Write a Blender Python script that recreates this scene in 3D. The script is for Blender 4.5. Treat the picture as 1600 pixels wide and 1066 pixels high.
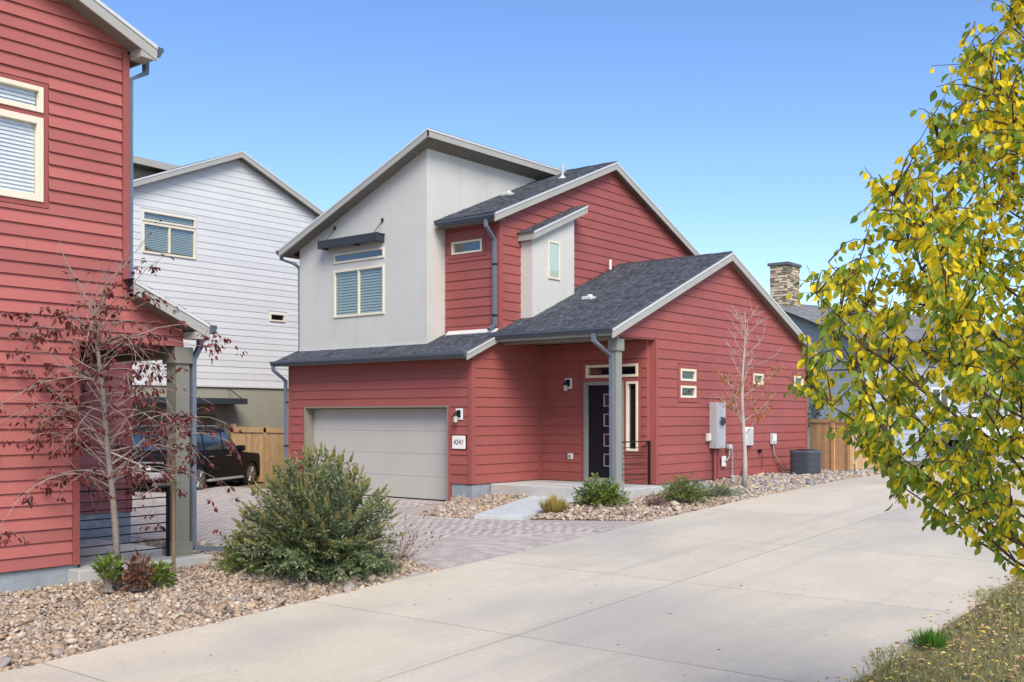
import bpy, bmesh, math, random
import numpy as np
from mathutils import Vector, Matrix

random.seed(7); rng = np.random.default_rng(11)
scene = bpy.context.scene
COL = scene.collection
for o in list(bpy.data.objects): bpy.data.objects.remove(o)

# ------------------------------------------------------------------ camera
CAM = Vector((15.643, -17.961, 1.964)); YAW = math.radians(38.851)
cd = bpy.data.cameras.new('camera'); cam = bpy.data.objects.new('camera', cd); COL.objects.link(cam)
cam.location = CAM; cam.rotation_euler = (math.pi/2, 0, YAW)
cd.sensor_width = 36; cd.lens = 1637.33/1600*36; cd.shift_y = (651.75-533)/1600
cd.clip_start = 0.1; cd.clip_end = 3000
scene.camera = cam

# ------------------------------------------------------------------ sky, sun, exposure
SUN_EL = math.radians(45); SUN_AZ_VEC = Vector((0.80, -0.60))     # horizontal direction towards the sun
w = bpy.data.worlds.new('World'); scene.world = w; w.use_nodes = True
nt = w.node_tree; nt.nodes.clear()
sky = nt.nodes.new('ShaderNodeTexSky'); sky.sky_type = 'NISHITA'; sky.sun_disc = False
sky.sun_elevation = SUN_EL; sky.sun_rotation = math.atan2(SUN_AZ_VEC.x, SUN_AZ_VEC.y)
sky.altitude = 1600; sky.air_density = 1.0; sky.dust_density = 3.5; sky.ozone_density = 1.0
bg = nt.nodes.new('ShaderNodeBackground'); bg.inputs['Strength'].default_value = 0.142
out = nt.nodes.new('ShaderNodeOutputWorld')
hs = nt.nodes.new('ShaderNodeHueSaturation'); hs.inputs['Saturation'].default_value = 1.2; hs.inputs['Hue'].default_value = .507
nt.links.new(sky.outputs[0], hs.inputs['Color']); nt.links.new(hs.outputs[0], bg.inputs[0]); nt.links.new(bg.outputs[0], out.inputs[0])
sl = bpy.data.lights.new('sun', 'SUN'); sl.energy = 2.5; sl.angle = math.radians(30); sl.color = (1.0, 0.93, 0.82)
so = bpy.data.objects.new('sun', sl); COL.objects.link(so)
sdir = Vector((SUN_AZ_VEC.x*math.cos(SUN_EL), SUN_AZ_VEC.y*math.cos(SUN_EL), math.sin(SUN_EL)))
so.rotation_euler = sdir.to_track_quat('Z', 'Y').to_euler(); so.location = (20, -20, 30)
vs = scene.view_settings; vs.view_transform = 'Standard'; vs.look = 'None'; vs.gamma = 1; vs.use_curve_mapping = False
vs.exposure = 0.77
scene.cycles.max_bounces = 6; scene.cycles.diffuse_bounces = 3; scene.cycles.glossy_bounces = 3; scene.cycles.transmission_bounces = 4; scene.cycles.transparent_max_bounces = 8

# ------------------------------------------------------------------ materials
def M(name, col, rough=.7, var=.12, vscale=3.0, bump=0., bscale=60., metal=0., tint=None, spec=.3, rnd=0., stain=None, trans=0., fine=0., fscale=45.):
    """procedural material: base colour, soft noise variation, optional per-piece tint ramp, bump and stains"""
    m = bpy.data.materials.new(name); m.use_nodes = True
    n = m.node_tree.nodes; l = m.node_tree.links; b = n['Principled BSDF']
    b.inputs['Roughness'].default_value = rough; b.inputs['Metallic'].default_value = metal
    b.inputs['Specular IOR Level'].default_value = spec
    tc = n.new('ShaderNodeTexCoord')
    if tint:
        at = n.new('ShaderNodeAttribute'); at.attribute_name = 'tint'
        cr = n.new('ShaderNodeValToRGB'); l.new(at.outputs['Fac'], cr.inputs[0])
        e = cr.color_ramp.elements
        while len(e) < len(tint): e.new(.5)
        for i, c in enumerate(tint):
            e[i].position = i/(len(tint)-1); e[i].color = (*c, 1)
        src = cr.outputs[0]
    else:
        rgb = n.new('ShaderNodeRGB'); rgb.outputs[0].default_value = (*col, 1); src = rgb.outputs[0]
    def mul(src, fac_out, lo, hi):
        mr = n.new('ShaderNodeMapRange'); mr.inputs['From Min'].default_value = .25; mr.inputs['From Max'].default_value = .75
        mr.inputs['To Min'].default_value = lo; mr.inputs['To Max'].default_value = hi; l.new(fac_out, mr.inputs['Value'])
        mx = n.new('ShaderNodeVectorMath'); mx.operation = 'MULTIPLY'
        cb = n.new('ShaderNodeCombineXYZ')
        for k in range(3): l.new(mr.outputs[0], cb.inputs[k])
        l.new(src, mx.inputs[0]); l.new(cb.outputs[0], mx.inputs[1]); return mx.outputs[0]
    if var:
        nz = n.new('ShaderNodeTexNoise'); nz.inputs['Scale'].default_value = vscale; nz.inputs['Detail'].default_value = 6; nz.inputs['Roughness'].default_value = .65
        l.new(tc.outputs['Object'], nz.inputs['Vector']); src = mul(src, nz.outputs['Fac'], 1-var, 1+var)
    if fine:
        nf = n.new('ShaderNodeTexNoise'); nf.inputs['Scale'].default_value = fscale; nf.inputs['Detail'].default_value = 5; nf.inputs['Roughness'].default_value = .75
        l.new(tc.outputs['Object'], nf.inputs['Vector']); src = mul(src, nf.outputs['Fac'], 1-fine, 1+fine)
    if rnd:
        oi = n.new('ShaderNodeObjectInfo'); src = mul(src, oi.outputs['Random'], 1-rnd, 1+rnd)
    for (sc, scl, lo, hi) in (stain if isinstance(stain, list) else [stain] if stain else []):
        mp = n.new('ShaderNodeMapping'); mp.inputs['Scale'].default_value = scl; l.new(tc.outputs['Object'], mp.inputs[0])
        nz = n.new('ShaderNodeTexNoise'); nz.inputs['Scale'].default_value = 1; nz.inputs['Detail'].default_value = 5; l.new(mp.outputs[0], nz.inputs['Vector'])
        mr = n.new('ShaderNodeMapRange'); mr.inputs['From Min'].default_value = lo; mr.inputs['From Max'].default_value = hi; l.new(nz.outputs['Fac'], mr.inputs['Value'])
        mx = n.new('ShaderNodeMix'); mx.data_type = 'RGBA'; l.new(mr.outputs[0], mx.inputs['Factor']); l.new(src, mx.inputs['A']); mx.inputs['B'].default_value = (*sc, 1)
        src = mx.outputs['Result']
    l.new(src, b.inputs['Base Color'])
    if bump:
        nb = n.new('ShaderNodeTexNoise'); nb.inputs['Scale'].default_value = bscale; nb.inputs['Detail'].default_value = 4; l.new(tc.outputs['Object'], nb.inputs['Vector'])
        h = nb.outputs['Fac']
        bp = n.new('ShaderNodeBump'); bp.inputs['Strength'].default_value = bump; bp.inputs['Distance'].default_value = .02
        l.new(h, bp.inputs['Height']); l.new(bp.outputs[0], b.inputs['Normal'])
    if trans:
        t = n.new('ShaderNodeBsdfTranslucent'); l.new(src, t.inputs['Color'])
        ms = n.new('ShaderNodeMixShader'); ms.inputs[0].default_value = trans
        l.new(b.outputs[0], ms.inputs[1]); l.new(t.outputs[0], ms.inputs[2]); l.new(ms.outputs[0], n['Material Output'].inputs['Surface'])
    return m
def glass_mat(name, tintc, refl):
    m = bpy.data.materials.new(name); m.use_nodes = True; n = m.node_tree.nodes; l = m.node_tree.links; n.clear()
    o = n.new('ShaderNodeOutputMaterial'); tr = n.new('ShaderNodeBsdfTransparent'); tr.inputs[0].default_value = (*tintc, 1)
    g = n.new('ShaderNodeBsdfGlossy'); g.inputs['Roughness'].default_value = .02; g.inputs['Color'].default_value = (.9, .95, 1, 1)
    lw = n.new('ShaderNodeLayerWeight'); lw.inputs['Blend'].default_value = .5
    pw = n.new('ShaderNodeMath'); pw.operation = 'POWER'; pw.inputs[1].default_value = 5; l.new(lw.outputs['Facing'], pw.inputs[0])
    ad = n.new('ShaderNodeMath'); ad.operation = 'MULTIPLY_ADD'; ad.inputs[1].default_value = .9; ad.inputs[2].default_value = .045+refl; l.new(pw.outputs[0], ad.inputs[0])
    tc = n.new('ShaderNodeTexCoord'); nz = n.new('ShaderNodeTexNoise'); nz.inputs['Scale'].default_value = 1.2; l.new(tc.outputs['Object'], nz.inputs['Vector'])
    bp = n.new('ShaderNodeBump'); bp.inputs['Strength'].default_value = .05; bp.inputs['Distance'].default_value = .05; l.new(nz.outputs['Fac'], bp.inputs['Height']); l.new(bp.outputs[0], g.inputs['Normal'])
    mx = n.new('ShaderNodeMixShader'); l.new(ad.outputs[0], mx.inputs[0]); l.new(tr.outputs[0], mx.inputs[1]); l.new(g.outputs[0], mx.inputs[2]); l.new(mx.outputs[0], o.inputs['Surface'])
    return m
RED = (.305, .085, .075)
m_red = M('red_siding_paint', RED, .62, .07, 1.6, .12, 90, rnd=.035, fine=.05)
m_redtrim = M('red_trim_paint', (.295, .081, .071), .6, .06, 3, .05, 80)
m_redv = M('faded_red_vinyl', (.375, .115, .100), .5, .08, .8, .04, 120, rnd=.10)
m_white = M('white_vinyl', (.595, .60, .595), .5, .04, 1, .03, 100, rnd=.03)
m_stucco = M('stucco', (.56, .55, .51), .9, .05, 1.2, .35, 160, stain=[((.50, .48, .43), (.5, .5, .25), .52, .9), ((.47, .455, .42), (3.5, 3.5, .18), .56, .95)])
m_stuccoB = M('olive_stucco', (.30, .29, .23), .9, .08, 1.2, .35, 120)
m_shingle = M('asphalt_shingle', (.06, .065, .075), .92, .2, 40, .5, 220, tint=[(.05, .057, .07), (.085, .095, .115), (.066, .073, .088), (.115, .125, .145)])
m_roofbase = M('roof_underlay', (.05, .05, .055), .9, .1)
m_fascia = M('taupe_fascia_paint', (.36, .355, .325), .6, .06, 2, .05, 60)
m_drip = M('pale_metal_drip_edge', (.62, .62, .60), .4, .05, metal=.2)
m_soffit = M('soffit_panel', (.20, .185, .165), .7, .08, 4)
m_gutter = M('slate_gutter_metal', (.085, .10, .125), .42, .06, 3, metal=.15)
m_spout = M('slate_downspout_metal', (.16, .185, .23), .45, .08, 3, .05, 40, metal=.15)
m_cream = M('cream_window_frame', (.70, .64, .50), .5, .05)
m_taupe = M('taupe_post_paint', (.245, .245, .215), .65, .07, 2, .08, 60)
m_taupeN = M('olive_taupe_post_paint', (.205, .20, .165), .65, .07, 2, .08, 60)
m_garage = M('grey_garage_door', (.455, .44, .405), .55, .05, 1.5, .1, 140)
m_jamb = M('taupe_jamb', (.24, .22, .18), .6, .06)
m_found = M('grey_foundation_concrete', (.27, .30, .33), .9, .2, 4, .4, 50, stain=((.42, .44, .45), (3, 3, 3), .58, .75))
m_slab = M('porch_concrete', (.46, .45, .42), .9, .12, 2.5, .3, 90)
m_walk = M('walk_concrete', (.47, .49, .49), .9, .1, 2.0, .3, 90)
m_drive = M('driveway_concrete', (.53, .475, .375), .88, .11, .8, .22, 120, rnd=.035, fine=.13, fscale=20, stain=[((.37, .36, .335), (.30, .20, .3), .50, .74), ((.40, .375, .33), (2.2, .10, 1), .54, .80), ((.22, .20, .175), (5, 5, 5), .72, .80)])
m_joint = M('joint_filler', (.055, .05, .043), .95, .2)
m_paver = M('paver_brick', (.405, .355, .325), .9, .12, 6, .3, 120, rnd=.10)
m_paverS = M('paver_brick_far', (.42, .36, .33), .9, .12, 6, .3, 120, tint=[(.37, .325, .295), (.445, .39, .355), (.405, .355, .325)])
m_sand = M('paver_sand', (.37, .325, .295), .95, .2, 8)
m_soil = M('gravel_soil', (.20, .155, .115), .95, .35, 12, .6, 60)
m_ground = M('dry_lawn_ground', (.20, .175, .09), .95, .35, 1.5, .5, 30, stain=((.16, .13, .08), (.3, .3, .3), .45, .6))
PEB = [(.13, .11, .095), (.36, .25, .155), (.44, .34, .24), (.26, .175, .12), (.49, .395, .29), (.24, .22, .21), (.40, .285, .195), (.52, .46, .37), (.20, .15, .115)]
m_pebble = M('river_pebble', (.4, .3, .2), .75, .18, 30, .1, 90, tint=PEB)
m_stone = M('grey_river_stone', (.28, .28, .28), .8, .25, 20, .2, 60, rnd=.4)
m_black = M('black_metal', (.018, .018, .02), .4, .05, metal=.4)
m_awn = M('dark_steel_awning', (.035, .04, .052), .5, .08)
m_door = M('dark_door_paint', (.010, .010, .016), .45, .05, spec=.2)
m_bright = M('steel_inset', (.55, .56, .58), .3, .05, metal=.8)
m_whitep = M('white_plastic', (.75, .75, .72), .5, .03)
m_plaque = M('white_plaque', (.78, .77, .72), .5, .04)
m_util = M('grey_utility_metal', (.50, .51, .52), .5, .06, 4, metal=.1)
m_pipe = M('grey_pipe', (.32, .31, .30), .5, .1)
m_acg = M('slate_condenser_metal', (.085, .095, .115), .5, .08)
m_cedar = M('cedar_board', (.56, .36, .18), .75, .18, 5, .15, 50, rnd=.12)
m_chst = M('ledge_stone', (.4, .33, .24), .9, .25, 12, .3, 60, rnd=.5)
m_chbase = M('stone_mortar', (.22, .19, .16), .95, .2)
m_chcap = M('chimney_cap', (.10, .11, .12), .6, .1)
m_rooff = M('far_grey_shingle', (.17, .175, .185), .9, .18, 18, .3, 60, tint=[(.14, .145, .155), (.20, .205, .215)])
m_bluew = M('blue_grey_siding', (.36, .40, .45), .7, .06, rnd=.05)
m_blind = M('window_blind', (.40, .40, .37), .6, .05)
m_paleback = M('pale_window_backing', (.86, .83, .75), .6, .04)  # pale tone painted in for sky reflected in the left house's panes
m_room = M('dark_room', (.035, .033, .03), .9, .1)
m_roomg = M('green_room', (.10, .13, .10), .9, .2)  # green interior behind the gable windows and the sidelight
m_glass = glass_mat('window_glass', (.75, .80, .80), .05)
m_glassr = glass_mat('reflective_window_glass', (.88, .92, .90), .05)
m_glassn = glass_mat('pale_window_glass', (.95, .96, .96), .06)
m_lamp = M('clear_lamp_glass', (.5, .48, .4), .1, .05, spec=.6)
m_carb = M('black_car_paint', (.005, .006, .009), .4, .02, spec=.2)
m_carw = M('silver_car_paint', (.55, .56, .58), .25, .02, spec=.6)
m_cglass = M('car_glass', (.03, .045, .07), .05, 0, spec=.9)
m_tyre = M('tyre_rubber', (.02, .02, .02), .85, .1)
m_rim = M('wheel_rim', (.25, .25, .27), .35, .05, metal=.7)
m_light = M('red_lamp_lens', (.25, .01, .01), .2, 0)
m_chrome = M('chrome_strip', (.5, .5, .52), .2, 0, metal=.9)
m_bark = M('grey_bark', (.22, .19, .16), .9, .25, 25, .5, 60)
m_barkp = M('pale_twig_bark', (.34, .26, .215), .9, .2, 25, .3, 60)
m_barkw = M('whitish_bark', (.42, .37, .33), .9, .22, 22, .4, 60)
m_barkd = M('dark_brown_bark', (.085, .055, .04), .9, .25, 30, .4, 60)
m_yleaf = M('pear_leaf', (.3, .3, .03), .45, .12, 40, tint=[(.17, .29, .05), (.28, .42, .06), (.50, .54, .07), (.95, .75, .035), (.97, .79, .04)], trans=.58)
m_rleaf = M('burgundy_leaf', (.1, .02, .02), .5, .15, 40, tint=[(.055, .018, .02), (.12, .028, .028), (.21, .045, .038), (.10, .035, .028)], trans=.3)
m_oleaf = M('orange_leaf', (.4, .15, .04), .6, .15, 40, tint=[(.30, .12, .035), (.45, .19, .05), (.36, .14, .04)], trans=.25)
m_bush = M('silvery_bush_leaf', (.1, .15, .08), .55, .15, 30, tint=[(.065, .105, .035), (.125, .175, .06), (.25, .30, .17), (.19, .22, .065)], trans=.25)
m_spike = M('faded_flower_spike', (.25, .2, .07), .7, .15, 40, tint=[(.24, .24, .085), (.34, .31, .12), (.31, .22, .10)], trans=.1)
m_gleaf = M('green_shrub_leaf', (.08, .15, .02), .5, .15, 30, tint=[(.05, .095, .018), (.11, .185, .025), (.20, .26, .04), (.16, .20, .05)], trans=.25)
m_dryl = M('dry_brown_leaf', (.14, .06, .04), .7, .15, 30, tint=[(.09, .04, .03), (.20, .09, .05), (.14, .055, .04)], trans=.15)
m_tuft = M('yellow_grass_blade', (.4, .3, .06), .6, .15, 30, tint=[(.22, .20, .04), (.45, .33, .08), (.35, .25, .05)], trans=.2)
m_grass = M('mixed_grass_blade', (.2, .2, .06), .7, .15, 10, tint=[(.12, .19, .035), (.22, .25, .065), (.38, .31, .15), (.15, .21, .045), (.33, .26, .12)], trans=.2)
m_grassg = M('green_grass_blade', (.1, .25, .03), .6, .15, 10, tint=[(.06, .16, .02), (.12, .26, .03)], trans=.25)
m_fall = M('fallen_leaf', (.4, .25, .08), .8, .15, 10, tint=[(.34, .18, .09), (.52, .38, .22), (.70, .50, .06), (.26, .13, .08), (.50, .33, .18)])
m_wood = M('weathered_stake', (.20, .14, .09), .9, .2, 20, .3, 50)
m_twine = M('pale_twine', (.6, .55, .45), .9, .1)
m_text = M('black_lettering', (.01, .01, .01), .5, 0)
m_dark = M('dark_evergreen', (.03, .05, .02), .6, .15, 10, tint=[(.02, .035, .015), (.045, .07, .025), (.07, .09, .03)])
m_wall = M('tan_retaining_block', (.36, .30, .24), .9, .2, 5, .3, 30, rnd=.2)
m_snow = M('pale_flashing', (.58, .58, .57), .5, .08)

# ------------------------------------------------------------------ helpers
ORG = {}
def link(o, parent=None):
    COL.objects.link(o)
    if parent is not None: o.parent = parent
    return o
def tag(o, label=None, cat=None, group=None, kind=None):
    if label: o['label'] = label
    if cat: o['category'] = cat
    if group: o['group'] = group
    if kind: o['kind'] = kind
    return o
def thing(name, label, cat, loc=(0, 0, 0), rz=0, group=None, local=False, kind=None):
    o = bpy.data.objects.new(name, None); o.empty_display_size = .2; link(o)
    o.location = loc; o.rotation_euler = (0, 0, rz)
    ORG[o.name] = Vector((0, 0, 0)) if (local or rz) else Vector(loc)
    return tag(o, label, cat, group, kind)
def finish(name, me, mat, parent=None, smooth=False):
    me.materials.append(mat)
    if smooth: me.polygons.foreach_set('use_smooth', [True]*len(me.polygons))
    o = bpy.data.objects.new(name, me); link(o, parent)
    ORG[o.name] = ORG.get(parent.name, Vector((0, 0, 0))) if parent is not None else Vector((0, 0, 0))
    return o
class MB:
    def __init__(s): s.v = []; s.f = []
    def poly(s, pts):
        k = len(s.v); s.v += [tuple(p) for p in pts]; s.f.append(list(range(k, k+len(pts)))); return s
    def hull2(s, a, b):
        """prism between two matching loops a and b"""
        k = len(s.v); n = len(a); s.v += [tuple(p) for p in a]+[tuple(p) for p in b]
        s.f.append([k+i for i in range(n)][::-1]); s.f.append([k+n+i for i in range(n)])
        for i in range(n): s.f.append([k+i, k+(i+1) % n, k+n+(i+1) % n, k+n+i])
        return s
    def box(s, x0, x1, y0, y1, z0, z1):
        return s.hull2([(x0, y0, z0), (x1, y0, z0), (x1, y1, z0), (x0, y1, z0)], [(x0, y0, z1), (x1, y0, z1), (x1, y1, z1), (x0, y1, z1)])
    def ext(s, pts, d):
        return s.hull2(pts, [tuple(np.array(p)+np.array(d)) for p in pts])
    def tube(s, path, rad, n=8, cap=True):
        P = [Vector(p) for p in path]; R = rad if isinstance(rad, (list, tuple)) else [rad]*len(P)
        k0 = len(s.v); t0 = (P[1]-P[0]).normalized(); a = t0.orthogonal().normalized()
        for i, p in enumerate(P):
            t = (P[min(i+1, len(P)-1)]-P[max(i-1, 0)]).normalized()
            a = (a-a.dot(t)*t).normalized(); b = t.cross(a)
            for j in range(n):
                an = 2*math.pi*j/n; q = p+(a*math.cos(an)+b*math.sin(an))*R[i]; s.v.append(tuple(q))
        for i in range(len(P)-1):
            for j in range(n):
                s.f.append([k0+i*n+j, k0+i*n+(j+1) % n, k0+(i+1)*n+(j+1) % n, k0+(i+1)*n+j])
        if cap:
            s.f.append([k0+j for j in range(n)][::-1]); e = k0+(len(P)-1)*n; s.f.append([e+j for j in range(n)])
        return s
    def rtube(s, path, w, d, ax=(1, 0, 0)):
        """rectangular tube; ax is the width direction"""
        P = [Vector(p) for p in path]; ax = Vector(ax); k0 = len(s.v)
        for i, p in enumerate(P):
            t = (P[min(i+1, len(P)-1)]-P[max(i-1, 0)]).normalized(); b = t.cross(ax).normalized()
            for (u, v) in ((-1, -1), (1, -1), (1, 1), (-1, 1)): s.v.append(tuple(p+ax*(u*w/2)+b*(v*d/2)))
        for i in range(len(P)-1):
            for j in range(4): s.f.append([k0+i*4+j, k0+i*4+(j+1) % 4, k0+(i+1)*4+(j+1) % 4, k0+(i+1)*4+j])
        s.f.append([k0, k0+1, k0+2, k0+3]); e = k0+(len(P)-1)*4; s.f.append([e, e+1, e+2, e+3]); return s
    def cyl(s, c, r, h, n=20, ax='z', r2=None):
        d = {'x': (1, 0, 0), 'y': (0, 1, 0), 'z': (0, 0, 1)}[ax]; c = Vector(c); e = c+Vector(d)*h
        return s.tube([c, e], [r, r if r2 is None else r2], n)
    def build(s, name, mat, parent=None, bevel=0, smooth=False, **kw):
        o = ORG.get(parent.name, Vector((0, 0, 0))) if parent is not None else Vector((0, 0, 0))
        me = bpy.data.meshes.new(name); me.from_pydata([(x-o.x, y-o.y, z-o.z) for x, y, z in s.v], [], s.f)
        bm = bmesh.new(); bm.from_mesh(me); bmesh.ops.recalc_face_normals(bm, faces=bm.faces)
        if bevel:
            bmesh.ops.bevel(bm, geom=[e for e in bm.edges if e.is_manifold and e.calc_face_angle(0) > .5], offset=bevel, segments=1, affect='EDGES', clamp_overlap=True)
        bm.to_mesh(me); bm.free()
        ob = finish(name, me, mat, parent, smooth)
        if kw: tag(ob, **kw)
        return ob
def npmesh(name, V, F, mat, parent=None, tint=None, smooth=False, **kw):
    """V (n,3) world coordinates, F (m,k) faces, tint per face"""
    V = np.asarray(V, np.float32); F = np.asarray(F, np.int32)
    o = ORG.get(parent.name, Vector((0, 0, 0))) if parent is not None else Vector((0, 0, 0))
    V = V-np.array(o, np.float32)
    me = bpy.data.meshes.new(name); m, k = F.shape
    me.vertices.add(len(V)); me.vertices.foreach_set('co', V.ravel())
    me.loops.add(m*k); me.loops.foreach_set('vertex_index', F.ravel())
    me.polygons.add(m); me.polygons.foreach_set('loop_start', np.arange(m, dtype=np.int32)*k); me.polygons.foreach_set('loop_total', np.full(m, k, np.int32))
    me.update(calc_edges=True)
    if tint is not None:
        a = me.attributes.new('tint', 'FLOAT', 'FACE'); a.data.foreach_set('value', np.asarray(tint, np.float32))
    ob = finish(name, me, mat, parent, smooth)
    if kw: tag(ob, **kw)
    return ob

# --- wall frames: (s, z, d) -> world, d is the outward distance
def frame(face, c):
    return {'y-': lambda s, z, d: (s, c-d, z), 'x+': lambda s, z, d: (c+d, s, z), 'y+': lambda s, z, d: (s, c+d, z), 'x-': lambda s, z, d: (c-d, s, z)}[face]
def clip(poly, a, b, c):
    """keep a*s + b*z <= c"""
    r = []
    for i in range(len(poly)):
        p, q = poly[i], poly[(i+1) % len(poly)]; dp = a*p[0]+b*p[1]-c; dq = a*q[0]+b*q[1]-c
        if dp <= 1e-9: r.append(p)
        if (dp < -1e-9 and dq > 1e-9) or (dp > 1e-9 and dq < -1e-9):
            t = dp/(dp-dq); r.append((p[0]+t*(q[0]-p[0]), p[1]+t*(q[1]-p[1])))
    return r
def rclip(poly, s0, s1, z0, z1):
    for a, b, c in ((-1, 0, -s0), (1, 0, s1), (0, -1, -z0), (0, 1, z1)):
        poly = clip(poly, a, b, c)
        if len(poly) < 3: return []
    A = abs(sum(poly[i][0]*poly[(i+1) % len(poly)][1]-poly[(i+1) % len(poly)][0]*poly[i][1] for i in range(len(poly))))/2
    return poly if A > 4e-4 else []
def cells(s0, s1, z0, z1, ops):
    """rectangles of [s0,s1]x[z0,z1] outside the openings, strips merged when whole"""
    xs = sorted({s0, s1} | {x for o in ops for x in o[:2] if s0 < x < s1}); out = []
    for a, b in zip(xs, xs[1:]):
        m = (a+b)/2; iv = [(z0, z1)]
        for (o0, o1, p0, p1) in ops:
            if o0 < m < o1:
                nv = []
                for (u, v) in iv:
                    if p0 > u: nv.append((u, min(v, p0)))
                    if p1 < v: nv.append((max(u, p1), v))
                iv = [(u, v) for u, v in nv if v-u > .004]
        for (u, v) in iv:
            if out and abs(out[-1][1]-a) < 1e-6 and abs(out[-1][2]-u) < 1e-6 and abs(out[-1][3]-v) < 1e-6: out[-1] = (out[-1][0], b, u, v)
            else: out.append((a, b, u, v))
    return out
def wall(name, parent, face, c, poly, mat, ops=(), thick=.14, plank=None, plankmat=None, trims=(), lap=.024, zbase=None, seams=False):
    """solid wall with real openings; plank = row height -> every row is a board of its own. trims: rects kept free of boards"""
    P = frame(face, c); S = [p[0] for p in poly]; Z = [p[1] for p in poly]; mb = MB()
    for (a, b, u, v) in cells(min(S), max(S), min(Z), max(Z), ops):
        q = rclip(poly, a, b, u, v)
        if q: mb.hull2([P(s, z, 0) for s, z in q], [P(s, z, -thick) for s, z in q])
    wo = mb.build(name, mat, parent)
    if plank:
        z = min(Z) if zbase is None else zbase
        allo = list(ops)+list(trims)
        while z < max(Z):
            rowops = [o for o in allo if o[2] < z+plank-.004 and o[3] > z+.004]
            runs = cells(min(S), max(S), z, z+plank, rowops)
            if seams:
                r2 = []
                for (a, b, u, v) in runs:
                    while b-a > 3.4*seams:
                        L = random.uniform(1.4, 3.2)*seams; r2.append((a, a+L, u, v)); a += L+.003
                    r2.append((a, b, u, v))
                runs = r2
            for (a, b, u, v) in runs:
                q = rclip(poly, a, b, u, v-.003)
                if not q: continue
                pb = MB(); jit = random.uniform(-.002, .002)
                dd = lambda zz: .006+jit+(lap-.006)*(z+plank-zz)/plank
                pb.hull2([P(s, zz, dd(zz)) for s, zz in q], [P(s, zz, .0008) for s, zz in q])
                pb.build('siding_plank', plankmat or mat, wo)
            z += plank
    return wo
def board(parent, face, c, s0, s1, z0, z1, d0, d1, name, mat, bevel=0, **kw):
    P = frame(face, c)
    return MB().hull2([P(s0, z0, d0), P(s1, z0, d0), P(s1, z1, d0), P(s0, z1, d0)], [P(s0, z0, d1), P(s1, z0, d1), P(s1, z1, d1), P(s0, z1, d1)]).build(name, mat, parent, bevel, **kw)
def ring(P, s0, s1, z0, z1, w, d0, d1, mb):
    for (a, b, u, v) in ((s0, s0+w, z0, z1), (s1-w, s1, z0, z1), (s0+w, s1-w, z0, z0+w), (s0+w, s1-w, z1-w, z1)):
        mb.hull2([P(a, u, d0), P(b, u, d0), P(b, v, d0), P(a, v, d0)], [P(a, u, d1), P(b, u, d1), P(b, v, d1), P(a, v, d1)])
def window(parent, face, c, s0, s1, z0, z1, fw=.05, mull=(), mat=None, glass=None, pane_slats=None, room=None, proud=.03, slat=.05, cl=.62):
    """frame ring + panes + dark room behind (+ blind slats)"""
    P = frame(face, c); mb = MB(); ring(P, s0, s1, z0, z1, fw, -.06, proud, mb)
    for m in mull:
        mb.hull2([P(m-fw*.45, z0+fw, -.05), P(m+fw*.45, z0+fw, -.05), P(m+fw*.45, z1-fw, -.05), P(m-fw*.45, z1-fw, -.05)], [P(m-fw*.45, z0+fw, proud-.008), P(m+fw*.45, z0+fw, proud-.008), P(m+fw*.45, z1-fw, proud-.008), P(m-fw*.45, z1-fw, proud-.008)])
    wd = mb.build('window', mat or m_cream, parent, .004)
    xs = [s0+fw*.7]+list(mull)+[s1-fw*.7]
    for a, b in zip(xs, xs[1:]): board(wd, face, c, a+.012, b-.012, z0+fw*.7, z1-fw*.7, -.018, -.012, 'pane', glass or m_glass)
    rb = MB(); D = .55
    rb.poly([P(s0-.3, z0-.3, -D), P(s1+.3, z0-.3, -D), P(s1+.3, z1+.3, -D), P(s0-.3, z1+.3, -D)])
    for (a, u, b, v) in ((s0, z0, s1, z0), (s1, z0, s1, z1), (s1, z1, s0, z1), (s0, z1, s0, z0)):
        rb.poly([P(a, u, -.06), P(b, v, -.06), P(b, v, -D), P(a, u, -D)])
    rb.build('interior', room or m_room, wd)
    if pane_slats:
        sb = MB(); z = z0+fw
        while z < z1-fw:
            for a, b in zip(xs, xs[1:]):
                sb.hull2([P(a+.03, z, -.035), P(b-.03, z, -.035), P(b-.03, z+slat*cl, -.055), P(a+.03, z+slat*cl, -.055)], [P(a+.03, z+.004, -.035), P(b-.03, z+.004, -.035), P(b-.03, z+slat*cl+.004, -.055), P(a+.03, z+slat*cl+.004, -.055)])
            z += slat
        sb.build('pane_slats', pane_slats, wd, kind='stuff')  # blinds, and on the left house pale slats painted as reflections
    return wd
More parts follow.
